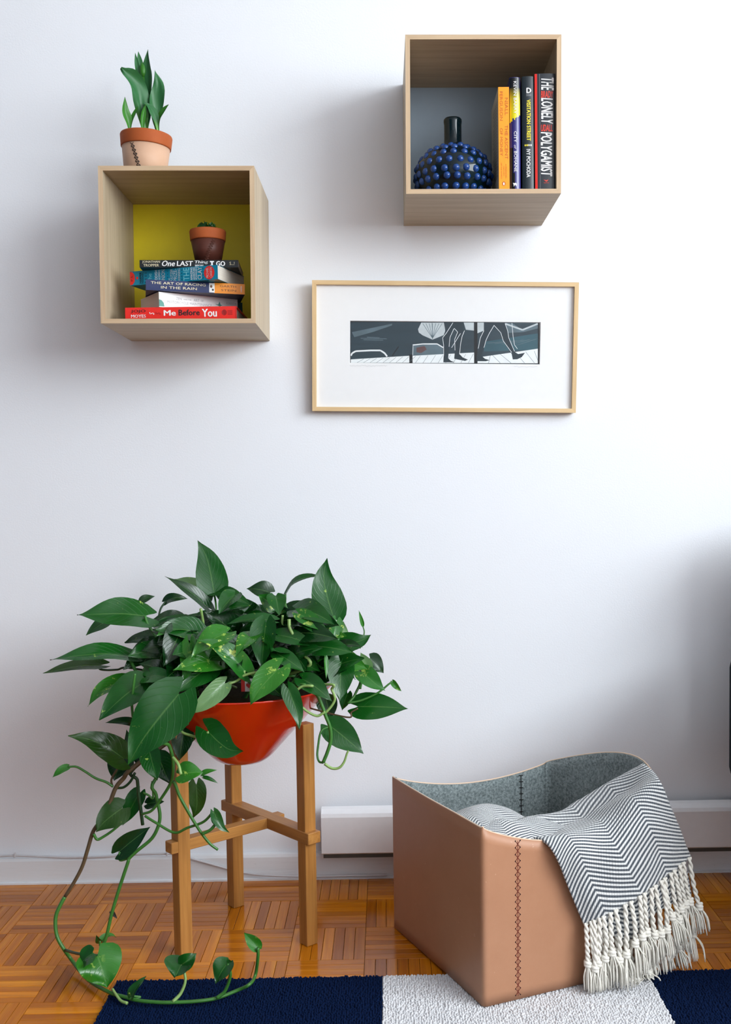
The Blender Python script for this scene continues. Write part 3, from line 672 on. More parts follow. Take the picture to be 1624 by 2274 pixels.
def pot(label, c, r0, r1, hh, rimh, msl, mthr, seam_a, seam_da, group, rz=0, tilt=0):
    t = thing('leather_wrapped_pot', label, 'plant pot', c, group, rot=(0, tilt, 0))
    rr = lambda z: r0+(r1*.90-r0)*z/(hh-rimh)
    lathe('pot_body', [(0, 0), (r0-.0012, 0), (rr(hh-rimh)-.0012, hh-rimh+.001), (r1*.86, hh-rimh+.001), (r1*.86, hh-.012), (0, hh-.012)], M_TERRA, t)
    lathe('rim', [(r1*.90, hh-rimh), (r1*.955, hh-rimh-.0005), (r1*.965, hh-rimh+.002), (r1, hh-.003), (r1-.001, hh), (r1-.006, hh), (r1-.008, hh-.004), (r1*.84, hh-.012)], M_TERRA, t)
    sl = lathe('leather_sleeve', [(r0, .0008), (r0+.0012, .0004), (rr(hh-rimh)+.0012, hh-rimh-.0008), (rr(hh-rimh), hh-rimh-.0004)], msl, t)
    # crossed lacing up the seam
    v, f = [], []
    N = 9
    def sp(k, s):
        z = .002+(hh-rimh-.005)*k/N; a = seam_a+seam_da*k/N+s*.0042/rr(z); r = rr(z)+.0022
        return Vector((r*math.cos(a), r*math.sin(a), z))
    for k in range(N):
        for s in (-1, 1): tube_vf([sp(k, s), (sp(k, s)+sp(k+1, -s))*.5*1.004, sp(k+1, -s)], .00055*r1/.057, 5, v, f)
        tube_vf([sp(k, -1), sp(k, 1)], .00055*r1/.057, 5, v, f)
    add('lacing', v, f, mthr, sl, smooth=True)
    lathe('soil', [(0, hh-.0105), (r1*.85, hh-.0118)], M_SOIL, t)
    return t
# tulips on the yellow box
PY = -.135
pc_ = at(325, 330, PY); ztop = at(325, 287, PY-.05).z
pot('terracotta pot in a pale leather sleeve with black lacing on the yellow box', (pc_.x-.0045, PY, TOP1+.0024), .0412, .0556, ztop-TOP1, .0262, M_NATL, M_THREAD, R(-87), R(-25), 'leather wrapped pots', 0, R(3))
tu = thing('tulip_plant', 'green tulip shoots with a closed bud in the pale leather pot', 'plant', (pc_.x, PY, ztop-.01), world=True)
M_TUL = None
t = NT('tulip_leaf'); uvn = t.co('UV'); sx = t.n('ShaderNodeSeparateXYZ'); t.l(uvn, sx.inputs[0])
st = t.noise(t.mapping(uvn, (30, 1.2, 1)), 1, 3); c = t.mix(st, rgb(28, 84, 44), rgb(58, 122, 70)); c = t.mix(t.ramp(sx.outputs[1], [(0, (1, 1, 1, 1)), (.3, (0, 0, 0, 1))]), c, rgb(110, 168, 70)); t.base(c); t.bump(st, .15, .0006); M_TUL = t.set(.42, .4)
t = NT('tulip_leaf_bright'); uvn = t.co('UV'); st = t.noise(t.mapping(uvn, (30, 1.2, 1)), 1, 3); t.base(t.mix(st, rgb(36, 104, 28), rgb(68, 138, 42))); M_TULB = t.set(.42, .4)
def tul(pts, w, nrm, fold, m, dy=0, d1=0, wav=.1):
    k = len(pts); P = catmull([at(x, y, PY+dy+(d1-dy)*i/(k-1)) for i, (x, y) in enumerate(pts)], 18)
    v, f, uv = blade(P, w/2/1005, nrm, LANCE, fold, 0, 8, wav, len(pts)*7+int(w))
    add('leaf', v, f, m, tu, True, uvs=uv)
base_ = lambda x: (x, 296)
tul([(288, 297), (285, 270), (278, 245), (277, 215)], 19, (.6, -.8, .1), .35, M_TULB, -.01, -.03)
tul([(288, 297), (292, 270), (300, 250), (307, 236)], 11, (-.4, -.9, .1), .3, M_TULB, -.01, -.02)
tul([(320, 296), (316, 250), (308, 205), (290, 172), (269, 150)], 42, (.35, -.85, .35), .45, M_TUL, 0, -.035, .34)
tul([(322, 296), (312, 245), (300, 205), (290, 180)], 30, (.5, -.3, .6), .3, M_TUL, .01, 0, .2)
tul([(326, 296), (330, 240), (331, 185), (328, 150), (329, 110)], 30, (-.5, -.85, .1), .4, M_TUL, .012, .0, .1)
tul([(320, 230), (311, 180), (304, 145), (300, 117)], 12, (.4, -.9, 0), .5, M_TUL, .012, .012, .05)
tul([(316, 200), (314, 160), (310, 135), (307, 114)], 13, (.4, -.9, 0), .4, M_TUL, .018, .018, .05)
tul([(351, 297), (346, 262), (348, 225), (352, 188), (344, 155)], 31, (.25, -.95, .1), .35, M_TUL, .0, -.01, .30)
tul([(351, 297), (354, 270), (362, 250), (375, 232)], 19, (-.55, -.75, .3), .45, M_TULB, -.005, -.02)
tul([(318, 297), (316, 275), (319, 250), (325, 229)], 11, (.5, -.8, 0), .6, M_TULB, -.018, -.022, .05)
tul([(350, 290), (345, 262), (334, 240), (319, 228)], 20, (.3, -.7, .5), .3, M_TUL, -.012, -.02, .1)
tul([(326, 297), (325, 268), (326, 240), (330, 215)], 24, (0, -1, .1), .55, M_TUL, -.006, -.004, .05)
bx = at(318, 155, PY+.008)
lathe('flower_bud', [(0, -.016), (.004, -.0145), (.0068, -.008), (.0074, 0), (.0062, .008), (.0035, .0135), (0, .016)], M_TULB, tu, 14, bx)
tube('flower_stalk', catmull([at(322, 297, PY), at(321, 230, PY+.005), bx+Vector((0, 0, -.015))], 14), .0028, M_TULB, tu)
# small succulent pot on the pile
py2 = -.19; c2 = at(462, 540, py2); zt2 = at(462, 505, py2-.033).z
pot('small terracotta pot in a dark brown leather sleeve on top of the book pile', (c2.x, py2, STACK+.0006), .0255, .0385, zt2-STACK, .0215, M_BRNL, M_BTHREAD, R(-92), R(32), 'leather wrapped pots')
su = thing('succulent_plant', 'low green succulent rosettes in the small brown pot', 'plant', (c2.x, py2, zt2-.01), world=True)
for k in range(30):
    a = rnd.uniform(0, 6.28); r0_ = rnd.uniform(0, .022); bb = Vector((c2.x-.003+r0_*math.cos(a), py2+r0_*math.sin(a), zt2-.008))
    a2 = rnd.uniform(0, 6.28); tip = bb+Vector((.012*math.cos(a2), .012*math.sin(a2), rnd.uniform(.016, .028)))
    v, f, uv = blade(catmull([bb, (bb+tip)/2+Vector((0, 0, .002)), tip], 6), .0052, (math.cos(a2+2), math.sin(a2+2), .6), LANCE, .5, 0, 4)
    add('leaf', v, f, LM['g'], su, True, uvs=uv)

# ------------------------------------------------------------------ plant stand
SB = Vector((-.343, -.166, 0)); SR = Vector((-.167, -.368, 0)); SF = Vector((-.413, -.410, 0))
st_ = thing('plant_stand', 'three-legged oak plant stand with a notched cross rail under the red bowl', 'plant stand', (-.30, -.33, 0), world=True)
d1 = (SR-SB).normalized(); n1 = Vector((-d1.y, d1.x, 0)); mid = SB+d1*((SF-SB).dot(d1)); d2 = (mid-SF).normalized()
ang1 = math.atan2(d1.y, d1.x); ang2 = math.atan2(d2.y, d2.x)
BZ = at(531, 1690, -.325).z
def leg(p, ang, ztop):
    h = .0135; M = Matrix.Translation((p.x, p.y, 0)) @ Matrix.Rotation(ang, 4, 'Z')
    bm = box_bm(-h, h, -h, h, 0.0003, ztop, .0012, 1); bm.transform(M)
    return bm_obj('leg', bm, M_LEGZ, st_)
ZL = at(683, 1606, -.37).z
for p, a in ((SB, ang1), (SR, ang1), (SF, ang2)): leg(p, a, ZL)
zr = at(700, 1855, -.37).z
def rail(p0, p1, ang, z, ext0, ext1, wd, hh):
    L = (p1-p0).length; M = Matrix.Translation((p0.x, p0.y, z)) @ Matrix.Rotation(ang, 4, 'Z')
    o = bm_obj('cross_rail', box_bm(-ext0, L+ext1, -wd, wd, -hh, hh, .0012, 1), M_LEGX, None)
    o.parent = st_; o.matrix_parent_inverse = Matrix.Translation(-st_.location); o.matrix_basis = M
    return o
rail(SB, SR, ang1, zr, .028, .026, .0155, .0115); rail(SF, mid, ang2, zr-.0002, .028, .030, .0125, .0112)

# ------------------------------------------------------------------ red bowl
t = NT('red_lacquer'); n = t.noise(t.co(), 8, 3); t.base(t.mix(n, rgb(196, 30, 6), rgb(220, 46, 10))); M_LACQ = t.set(.16, .5, .5)
BC = Vector((at(536, 1600, -.325).x, -.325, 0)); RIMZ = at(536, 1521, -.325).z; RR = .188
bo = thing('planter_bowl', 'glossy orange-red conical planter bowl wedged between the legs of the stand', 'planter', (BC.x, BC.y, BZ))
hb_ = RIMZ-BZ
lathe('bowl_shell', [(0, 0), (.030, .0005), (.046, .003), (.056, .009), (.066, .018), (RR*.80, hb_*.70), (RR-.002, hb_-.003), (RR+.001, hb_), (RR-.002, hb_+.001), (RR-.006, hb_-.002), (RR*.78, hb_*.70), (.06, .02), (0, .008)], M_LACQ, bo, 64)
lathe('soil', [(0, hb_-.004), (RR*.5, hb_-.006), (RR*.9, hb_-.012)], M_SOIL, bo)
# little flag on a pick in the soil
fp = at(554, 1521, -.46)
fg = thing('flag_marker', 'small red and white maple leaf flag standing in the soil of the red bowl', 'flag', (fp.x, fp.y, fp.z-.035))
M_FW = plain('flag_white', (.8, .8, .8, 1), .4); M_FR = plain('flag_red', rgb(206, 34, 28), .4); M_FK = plain('flag_pick', rgb(30, 28, 26), .5)
box('flag_panel', -.0155, .0155, 0, .002, .022, .047, M_FW, fg, .0005)
box('red_bar', -.0157, -.0085, -.0004, .0004, .0222, .0468, M_FR, fg); box('red_bar', .0095, .0157, -.0004, .0004, .0222, .0468, M_FR, fg)
ml = [(0, 1), (.18, .66), (.40, .74), (.30, .20), (.56, .44), (.66, .30), (.96, .34), (.80, .02), (.96, -.06), (.42, -.46), (.48, -.62), (.06, -.56), (.06, -1), (-.06, -1), (-.06, -.56), (-.48, -.62), (-.42, -.46), (-.96, -.06), (-.80, .02), (-.96, .34), (-.66, .30), (-.56, .44), (-.30, .20), (-.40, .74), (-.18, .66)]
add('maple_leaf', [(x*.0078+.0005, -.0005, .0345+y*.0088) for x, y in ml], [tuple(range(len(ml)))], M_FR, fg)
box('pick', -.001, .001, .0005, .0025, -.01, .023, M_FK, fg)

# ------------------------------------------------------------------ pothos
po = thing('pothos_plant', 'large glossy green pothos trailing over the red bowl down to the rug', 'plant', (BC.x, BC.y, RIMZ-.01), world=True)
CAMN = Vector((0, -1, 0))
def leaf(bx_, by_, tx, ty, wpx, Y0, Y1, nrm=(0, -.8, .6), m='g', fold=.22, lobe=.16, arch=.0, bend=0, wav=.06):
    a = at(bx_, by_, Y0); b_ = at(tx, ty, Y1); L = (b_-a).length
    n_ = Vector(nrm).normalized(); up = Vector((0, 0, 1))
    t_ = (b_-a).normalized(); sd = t_.cross(n_).normalized(); nn = sd.cross(t_)
    m1 = a.lerp(b_, .33)+nn*L*(arch)+sd*L*bend*.7; m2 = a.lerp(b_, .68)+nn*L*(arch*.9)+sd*L*bend
    P = catmull([a, m1, m2, b_], 13)
    sc = FPX/(CD+(Y0+Y1)/2)
    v, f, uv = blade(P, wpx/2/sc, n_, HEART, fold, lobe, 8, wav, int(bx_*3+ty))
    add('leaf', v, f, LM[m], po, True, uvs=uv)
LV = [
 # bx by tx ty w Y0 Y1 nrm mat fold lobe arch bend
 (476, 1319, 439, 1200, 70, -.24, -.22, (.15, -.95, .15), 'g', .12, .10, .02, .06),
 (463, 1350, 366, 1280, 38, -.34, -.36, (-.55, -.35, .75), 'd', .3, .12, .06, 0),
 (470, 1316, 388, 1286, 30, -.2, -.18, (.1, -.7, .7), 'p', .2, .1, .12, 0),
 (322, 1368, 171, 1366, 92, -.36, -.42, (-.05, -.72, .7), 'g', .15, .16, .06, -.02),
 (313, 1335, 344, 1324, 20, -.24, -.22, (0, -.8, .6), 'd', .2, .1, .1, 0),
 (240, 1378, 191, 1411, 34, -.30, -.32, (-.2, -.8, .5), 'g', .2, .12, .05, 0),
 (287, 1458, 111, 1466, 66, -.40, -.46, (-.02, -.52, .85), 'g', .25, .14, .08, -.03),
 (225, 1477, 95, 1495, 40, -.34, -.38, (-.05, -.6, .8), 'o', .3, .12, .07, -.03),
 (368, 1336, 417, 1330, 26, -.26, -.26, (0, -.8, .6), 'd', .3, .15, .2, 0),
 (284, 1512, 195, 1569, 48, -.40, -.44, (-.35, -.75, .5), 'b', .25, .12, .10, .08),
 (318, 1516, 220, 1599, 84, -.46, -.50, (-.25, -.82, .5), 'g', .2, .14, .06, 0),
 (397, 1542, 285, 1698, 122, -.52, -.55, (.05, -.95, .3), 'g', .10, .14, .03, .03),
 (325, 1503, 397, 1508, 44, -.46, -.50, (-.1, -.75, .65), 'v', .2, .15, .08, 0),
 (367, 1495, 307, 1474, 40, -.44, -.44, (.2, -.7, .7), 'd', .35, .15, .12, 0),
 (421, 1430, 398, 1521, 42, -.46, -.50, (-.3, -.9, .3), 'b', .3, .18, .05, -.15),
 (460, 1490, 425, 1508, 20, -.46, -.48, (0, -.8, .6), 'g', .2, .1, .1, 0),
 (499, 1518, 412, 1586, 46, -.49, -.52, (.45, -.75, .5), 'p', .3, .10, .05, -.06),
 (543, 1489, 436, 1420, 50, -.48, -.50, (-.1, -.7, .7), 'v', .3, .18, .10, .06),
 (535, 1463, 437, 1463, 34, -.46, -.47, (0, -.7, .75), 'g', .25, .12, .08, 0),
 (362, 1423, 419, 1430, 36, -.42, -.44, (0, -.75, .65), 'd', .25, .15, .1, 0),
 (357, 1389, 450, 1405, 36, -.36, -.40, (0, -.7, .7), 'g', .3, .12, .1, 0),
 (403, 1371, 335, 1378, 32, -.30, -.32, (0, -.7, .7), 'd', .3, .12, .1, 0),
 (521, 1322, 486, 1363, 46, -.34, -.38, (-.1, -.75, .65), 'g', .4, .15, .05, 0),
 (490, 1361, 560, 1346, 30, -.36, -.38, (.1, -.6, .8), 'g', .35, .12, .1, 0),
 (478, 1316, 560, 1347, 44, -.24, -.30, (.35, -.65, .65), 'g', .2, .14, .08, 0),
 (741, 1371, 727, 1239, 74, -.32, -.30, (.12, -.98, .1), 'g', .08, .10, -.02, -.09),
 (634, 1322, 729, 1283, 30, -.28, -.30, (.05, -.45, .9), 'g', .3, .08, .2, 0),
 (600, 1316, 548, 1308, 46, -.22, -.22, (0, -.75, .65), 'd', .2, .15, .1, 0),
 (610, 1346, 573, 1320, 40, -.32, -.34, (-.3, -.8, .45), 'v', .3, .12, .0, 0),
 (612, 1324, 620, 1367, 44, -.34, -.38, (.2, -.85, .4), 'g', .25, .12, .05, 0),
 (659, 1354, 744, 1388, 66, -.38, -.44, (.1, -.75, .65), 'g', .18, .16, .10, 0),
 (664, 1363, 731, 1405, 38, -.42, -.44, (-.1, -.75, .65), 'v', .2, .12, .04, 0),
 (747, 1380, 740, 1448, 36, -.40, -.43, (.45, -.85, .2), 'v', .25, .14, .04, .05),
 (752, 1431, 825, 1409, 52, -.36, -.36, (.1, -.8, .6), 'g', .25, .14, .05, .12),
 (750, 1430, 763, 1380, 48, -.30, -.28, (.3, -.9, .3), 'p', .2, .12, .0, 0),
 (752, 1433, 806, 1438, 28, -.38, -.40, (0, -.6, .8), 'd', .3, .12, .1, 0),
 (591, 1382, 581, 1487, 62, -.45, -.47, (-.25, -.95, .2), 'g', .35, .12, .02, 0),
 (607, 1378, 503, 1386, 34, -.42, -.42, (0, -.55, .85), 'g', .3, .10, .08, 0),
 (618, 1410, 702, 1437, 44, -.43, -.45, (.05, -.7, .7), 'g', .2, .14, .06, 0),
 (616, 1452, 677, 1493, 42, -.46, -.48, (.3, -.8, .5), 'g', .2, .14, .06, 0),
 (617, 1487, 556, 1567, 66, -.50, -.54, (-.1, -.88, .45), 'b', .12, .22, .02, .05),
 (672, 1508, 738, 1558, 48, -.48, -.51, (.3, -.85, .4), 'g', .2, .14, .10, 0),
 (640, 1529, 665, 1622, 40, -.50, -.53, (.2, -.97, .1), 'g', .25, .12, .02, -.05),
 (757, 1470, 755, 1558, 62, -.43, -.46, (.15, -.95, .25), 'g', .2, .18, .03, 0),
 (818, 1484, 801, 1449, 28, -.34, -.33, (0, -1, .1), 'p', .15, .14, .0, 0),
 (822, 1462, 852, 1495, 38, -.32, -.32, (.2, -.9, .4), 'd', .3, .14, .05, 0),
 (803, 1492, 856, 1534, 46, -.40, -.42, (.1, -.85, .5), 'v', .25, .15, .06, .04),
 (795, 1569, 907, 1574, 66, -.40, -.42, (.05, -.85, .5), 'g', .15, .15, .04, .0),
 (872, 1513, 892, 1535, 14, -.40, -.40, (-.4, -.8, .3), 'b', .4, .08, .15, 0),
 (806, 1390, 797, 1355, 9, -.36, -.36, (.3, -.9, 0), 'b', .5, .05, 0, 0),
 (735, 1613, 808, 1674, 66, -.46, -.48, (.15, -.92, .35), 'g', .15, .16, .04, 0),
 (724, 1551, 735, 1600, 48, -.36, -.37, (0, -.95, .3), 'd', .2, .15, .03, 0),
 (772, 1540, 760, 1578, 30, -.38, -.39, (-.3, -.9, .3), 'g', .25, .15, .03, 0),
 (724, 1461, 725, 1508, 11, -.47, -.48, (.5, -.85, 0), 'b', .3, .1, 0, 0),
 (274, 1684, 151, 1634, 66, -.44, -.48, (-.15, -.72, .65), 'o', .2, .15, .10, .04),
 (298, 1690, 281, 1620, 34, -.40, -.38, (0, -.9, .3), 'd', .2, .14, .03, 0),
 (300, 1607, 234, 1605, 24, -.42, -.44, (0, -.7, .7), 'd', .3, .12, .1, 0),
 (272, 1684, 253, 1734, 60, -.40, -.42, (-.15, -.95, .25), 'd', .15, .14, .03, 0),
 (332, 1668, 350, 1734, 50, -.48, -.50, (-.1, -.95, .3), 'g', .25, .14, .03, 0),
 (352, 1680, 377, 1741, 52, -.44, -.46, (.1, -.95, .2), 'd', .2, .14, .03, 0),
 (408, 1620, 398, 1690, 50, -.42, -.43, (.1, -.98, .1), 'd', .2, .14, .03, 0),
 (464, 1626, 541, 1668, 70, -.50, -.53, (-.05, -.95, .25), 'g', .12, .26, .02, .12),
 (402, 1720, 452, 1716, 52, -.52, -.52, (.05, -.75, .65), 'b', .3, .18, .10, 0),
 (448, 1720, 482, 1710, 14, -.52, -.52, (0, -.7, .7), 'b', .4, .08, .1, 0), (452, 1726, 485, 1740, 10, -.51, -.51, (0, -.7, .7), 'g', .4, .08, .1, 0),
 (436, 1742, 428, 1818, 44, -.385, -.385, (.1, -.98, .1), 'o', .15, .14, .03, -.08),
 (271, 1795, 213, 1848, 66, -.44, -.46, (-.1, -.93, .35), 'o', .12, .16, .03, .05),
 (309, 1762, 272, 1834, 44, -.40, -.41, (-.2, -.95, .2), 'g', .2, .14, .03, 0),
 (327, 1785, 365, 1780, 28, -.40, -.41, (0, -.85, .5), 'd', .25, .14, .05, 0),
 (266, 1890, 334, 1836, 48, -.44, -.44, (-.25, -.92, .2), 'd', .2, .16, .03, 0),
 (151, 1703, 116, 1727, 20, -.44, -.45, (-.2, -.8, .5), 'b', .3, .1, .1, 0),
 (475, 1803, 510, 1849, 24, -.50, -.50, (.4, -.85, .2), 'g', .4, .12, -.05, .1),
 (478, 1828, 470, 1800, 16, -.50, -.49, (.4, -.8, .3), 'b', .4, .1, 0, 0),
 (306, 1776, 270, 1802, 24, -.38, -.38, (0, -.9, .4), 'd', .2, .14, .05, 0),
 (246, 2024, 261, 2041, 10, -.43, -.44, (.3, -.8, .4), 'k', .4, .05, .1, 0),
]
for a in LV: leaf(*a[:8], m=a[8], fold=a[9], lobe=a[10], arch=a[11], bend=a[12])
# leaves lying on the floor and rug
def leaf3(a, b_, w, nrm, m, fold=.2, lobe=.16, arch=.03, wav=.1):
    a = Vector(a); b_ = Vector(b_); L = (b_-a).length; n_ = Vector(nrm).normalized(); t_ = (b_-a).normalized(); nn = t_.cross(n_).normalized().cross(t_)
    P = catmull([a, a.lerp(b_, .33)+nn*L*arch, a.lerp(b_, .68)+nn*L*arch*.9, b_], 13)
    v, f, uv = blade(P, w/2, n_, HEART, fold, lobe, 8, wav, int(abs(a.x)*1e4)); add('leaf', v, f, LM[m], po, True, uvs=uv)
def atf(x, y, z): return atz(x, y, z)
leaf3(atf(216, 2121, .065), atf(238, 2194, .014), .084, (.15, -.55, .8), 'b', .10, .20, .08, .16)
leaf3(atf(205, 2118, .075), atf(178, 2146, .05), .045, (-.1, -.5, .8), 'g', .2, .14, .1, .1)
leaf3(atf(222, 2090, .04), atf(258, 2082, .035), .014, (0, -.5, .85), 'b', .4, .1, .25)
leaf3(atf(222, 2092, .04), atf(214, 2076, .06), .013, (0, -.8, .4), 'g', .4, .1, .1)
leaf3(atf(292, 2214, .020), atf(325, 2168, .052), .022, (-.5, -.6, .6), 'g', .4, .10, .08)
leaf3(atf(404, 2140, .075), atf(388, 2172, .060), .058, (-.2, -.75, .6), 'g', .5, .30, .0)
leaf3(atf(404, 2142, .075), atf(437, 2117, .092), .030, (.3, -.8, .4), 'g', .2, .10, .1)
leaf3(atf(506, 2139, .080), atf(480, 2184, .050), .040, (-.45, -.8, .4), 'g', .35, .16, .10)
leaf3(atf(506, 2139, .080), atf(517, 2136, .084), .012, (0, -.8, .5), 'g', .3, .1, 0)
leaf3(atf(573, 2106, .085), atf(542, 2071, .110), .024, (.3, -.85, .3), 'b', .5, .10, .05)
# fill of shaded leaves in the heart of the crown
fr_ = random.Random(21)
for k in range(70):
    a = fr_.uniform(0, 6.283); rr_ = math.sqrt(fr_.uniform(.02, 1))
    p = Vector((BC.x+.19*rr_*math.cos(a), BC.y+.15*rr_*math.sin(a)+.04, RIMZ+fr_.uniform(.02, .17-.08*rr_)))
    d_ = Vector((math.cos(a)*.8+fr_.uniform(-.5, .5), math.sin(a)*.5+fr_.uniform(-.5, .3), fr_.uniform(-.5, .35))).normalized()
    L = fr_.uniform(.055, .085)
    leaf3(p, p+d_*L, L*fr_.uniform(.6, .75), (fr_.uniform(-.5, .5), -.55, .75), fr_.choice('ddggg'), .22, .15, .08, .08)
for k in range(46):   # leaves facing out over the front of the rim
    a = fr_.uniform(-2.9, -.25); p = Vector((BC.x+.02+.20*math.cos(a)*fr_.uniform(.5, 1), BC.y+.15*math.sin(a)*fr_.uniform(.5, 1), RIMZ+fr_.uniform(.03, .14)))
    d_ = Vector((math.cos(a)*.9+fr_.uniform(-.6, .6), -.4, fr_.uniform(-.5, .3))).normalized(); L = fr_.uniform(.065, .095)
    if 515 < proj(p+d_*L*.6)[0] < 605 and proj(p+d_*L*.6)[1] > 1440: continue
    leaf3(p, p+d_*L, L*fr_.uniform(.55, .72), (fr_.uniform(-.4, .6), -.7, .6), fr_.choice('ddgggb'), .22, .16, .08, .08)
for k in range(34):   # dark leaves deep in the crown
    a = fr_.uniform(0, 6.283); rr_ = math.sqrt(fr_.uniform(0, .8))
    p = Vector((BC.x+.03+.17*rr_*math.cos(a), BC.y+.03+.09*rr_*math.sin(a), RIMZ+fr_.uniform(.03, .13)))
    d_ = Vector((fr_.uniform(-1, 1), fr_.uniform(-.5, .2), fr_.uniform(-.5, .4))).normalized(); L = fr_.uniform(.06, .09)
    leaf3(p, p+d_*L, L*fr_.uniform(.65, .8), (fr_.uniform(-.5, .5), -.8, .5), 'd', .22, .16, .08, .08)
# vines and leaf stalks: points are (x, y, depth)
HEARTP = Vector((BC.x, BC.y, RIMZ-.01))
def vine(name, pts, rpx, mat, n=None, r2=None, ext=0):
    Q = [at(x, y, Y) if Y < 1 else atz(x, y, Y-10) for x, y, Y in pts]
    if ext == 1: Q.append(Q[-1].lerp(HEARTP, .6))
    if ext == -1: Q.insert(0, Q[0].lerp(HEARTP, .6))
    P = catmull(Q, n or max(8, len(Q)*5))
    sc = FPX/(CD-.45); r1 = rpx/2/sc; rb = (r2 or rpx)/2/sc
    tube(name, P, lambda s: r1+(rb-r1)*s, mat, po, 7)
def yy(pts, Y0, Y1=None):
    Y1 = Y0 if Y1 is None else Y1; k = len(pts)-1; return [(x, y, Y0+(Y1-Y0)*i/k) for i, (x, y) in enumerate(pts)]
vine('vine', yy([(299, 1702), (275, 1728), (257, 1750), (241, 1791), (224, 1822), (207, 1847), (195, 1886), (183, 1924), (166, 1957), (144, 1992)], -.43, -.45), 11, M_STEMB, 50, 8, ext=-1)
vine('vine', yy([(144, 1992), (135, 2008), (125, 2031), (123, 2056), (128, 2083), (142, 2108)], -.45, -.47)+[(157, 2129, 10.020), (176, 2154, 10.012), (200, 2179, 10.010), (246, 2205, 10.013), (277, 2214, 10.015), (308, 2222, 10.015), (354, 2226, 10.015), (385, 2226, 10.015), (431, 2224, 10.015), (480, 2217, 10.015), (528, 2199, 10.022), (554, 2186, 10.034)]+[(567, 2166, -.575), (573, 2125, -.585), (573, 2105, -.585)], 9, M_STEM, 110, 7)
vine('vine', yy([(346, 1729), (347, 1765), (355, 1806), (352, 1833), (337, 1862), (305, 1889), (287, 1906), (284, 1915), (269, 1960), (257, 1998), (246, 2037), (237, 2077), (226, 2108), (222, 2122)], -.44, -.46), 8, M_STEM, 70, ext=-1)
vine('leaf_stalk', yy([(287, 1904), (276, 1909), (266, 1909), (266, 1892)], -.44), 6, M_STEM)
vine('vine', yy([(385, 1735), (390, 1744), (399, 1768), (420, 1806), (435, 1831), (449, 1852), (467, 1874), (484, 1887)], -.50, -.49), 8, M_STEM, 40, 6)
vine('leaf_stalk', yy([(449, 1852), (467, 1843), (478, 1831)], -.50), 7, M_STEM)
vine('vine', yy([(322, 1812), (346, 1827), (387, 1849), (417, 1838), (452, 1825), (474, 1803)], -.46, -.50), 6, M_STEM, 40)
vine('vine', yy([(299, 1705), (305, 1732), (308, 1765), (313, 1800), (317, 1832)], -.42), 8, M_STEMD, ext=-1)
vine('vine', yy([(300, 1716), (290, 1735), (275, 1748), (258, 1750)], -.43), 6, M_STEMD)
vine('vine', yy([(366, 1640), (376, 1656), (384, 1684), (384, 1717), (378, 1741), (358, 1773), (337, 1800), (316, 1808)], -.49, -.44), 9, M_STEM, 40, 6, ext=-1)
vine('leaf_stalk', yy([(384, 1682), (391, 1690), (397, 1700), (402, 1720)], -.50, -.52), 7, M_STEMP)
vine('leaf_stalk', yy([(251, 1747), (236, 1737), (212, 1728), (190, 1714), (170, 1703), (151, 1703)], -.43, -.44), 6, M_STEM, 30, 5)
vine('leaf_stalk', yy([(208, 1852), (216, 1864), (230, 1858), (252, 1843), (272, 1824), (273, 1806)], -.45, -.44), 7, M_STEM, 30, 5)
vine('leaf_stalk', yy([(318, 1760), (330, 1766), (340, 1772), (338, 1735)], -.42), 5, M_STEM)
vine('leaf_stalk', yy([(250, 1747), (248, 1730), (262, 1705), (274, 1684)], -.42), 5, M_STEMB)
vine('vine', yy([(668, 1520), (680, 1529), (702, 1540), (715, 1566), (724, 1591), (733, 1615), (735, 1642), (728, 1668), (718, 1693)], -.49), 8, M_STEM, 50, ext=-1)
vine('leaf_stalk', yy([(718, 1694), (709, 1691), (705, 1677), (707, 1655), (711, 1631), (718, 1619), (735, 1614)], -.49, -.46), 5, M_STEM, 36)
vine('vine_tip', yy([(721, 1696), (737, 1706), (753, 1705), (764, 1693), (771, 1673), (774, 1667)], -.49), 7, M_STEMP, 30, 4)
vine('leaf_stalk', yy([(690, 1524), (673, 1524), (660, 1533), (654, 1547), (662, 1562), (684, 1581), (704, 1590), (716, 1585), (722, 1580)], -.50), 6, M_STEMP, 44, ext=-1)
vine('leaf_stalk', yy([(722, 1584), (737, 1567), (744, 1551), (737, 1531), (732, 1520)], -.48), 6, M_STEMP, 30, ext=1)
vine('leaf_stalk', yy([(772, 1561), (800, 1556), (837, 1540), (864, 1519), (872, 1513)], -.41, -.40), 6, M_STEM, 26, 4)
vine('leaf_stalk', yy([(766, 1592), (780, 1582), (795, 1573)], -.41), 4, M_STEMB, ext=-1)
vine('leaf_stalk', yy([(404, 1616), (426, 1634), (444, 1634), (464, 1626)], -.46, -.50), 6, M_STEMP, ext=-1)
vine('leaf_stalk', yy([(543, 1489), (540, 1500), (528, 1478)], -.48), 6, M_STEMP)
vine('leaf_stalk', yy([(508, 1520), (526, 1512), (545, 1499), (585, 1490)], -.48, -.49), 6, M_STEMP, ext=-1)
vine('leaf_stalk', yy([(322, 1368), (328, 1386), (349, 1418), (362, 1449), (366, 1472)], -.37, -.40), 7, M_STEM, ext=1)
vine('leaf_stalk', yy([(287, 1459), (300, 1487), (320, 1514)], -.40, -.42), 8, M_STEM, ext=1)
vine('leaf_stalk', yy([(222, 1479), (222, 1486), (240, 1488), (261, 1487), (295, 1484)], -.34, -.36), 5, M_STEMD, ext=1)
vine('leaf_stalk', yy([(368, 1336), (357, 1352), (352, 1375), (350, 1400)], -.26, -.30), 5, M_STEMD, ext=1)
vine('leaf_stalk', yy([(476, 1319), (480, 1350), (478, 1400)], -.24, -.3), 5, M_STEM, ext=1)
vine('leaf_stalk', yy([(446, 1352), (451, 1380), (456, 1405)], -.38, -.36), 7, M_STEMP, ext=1)
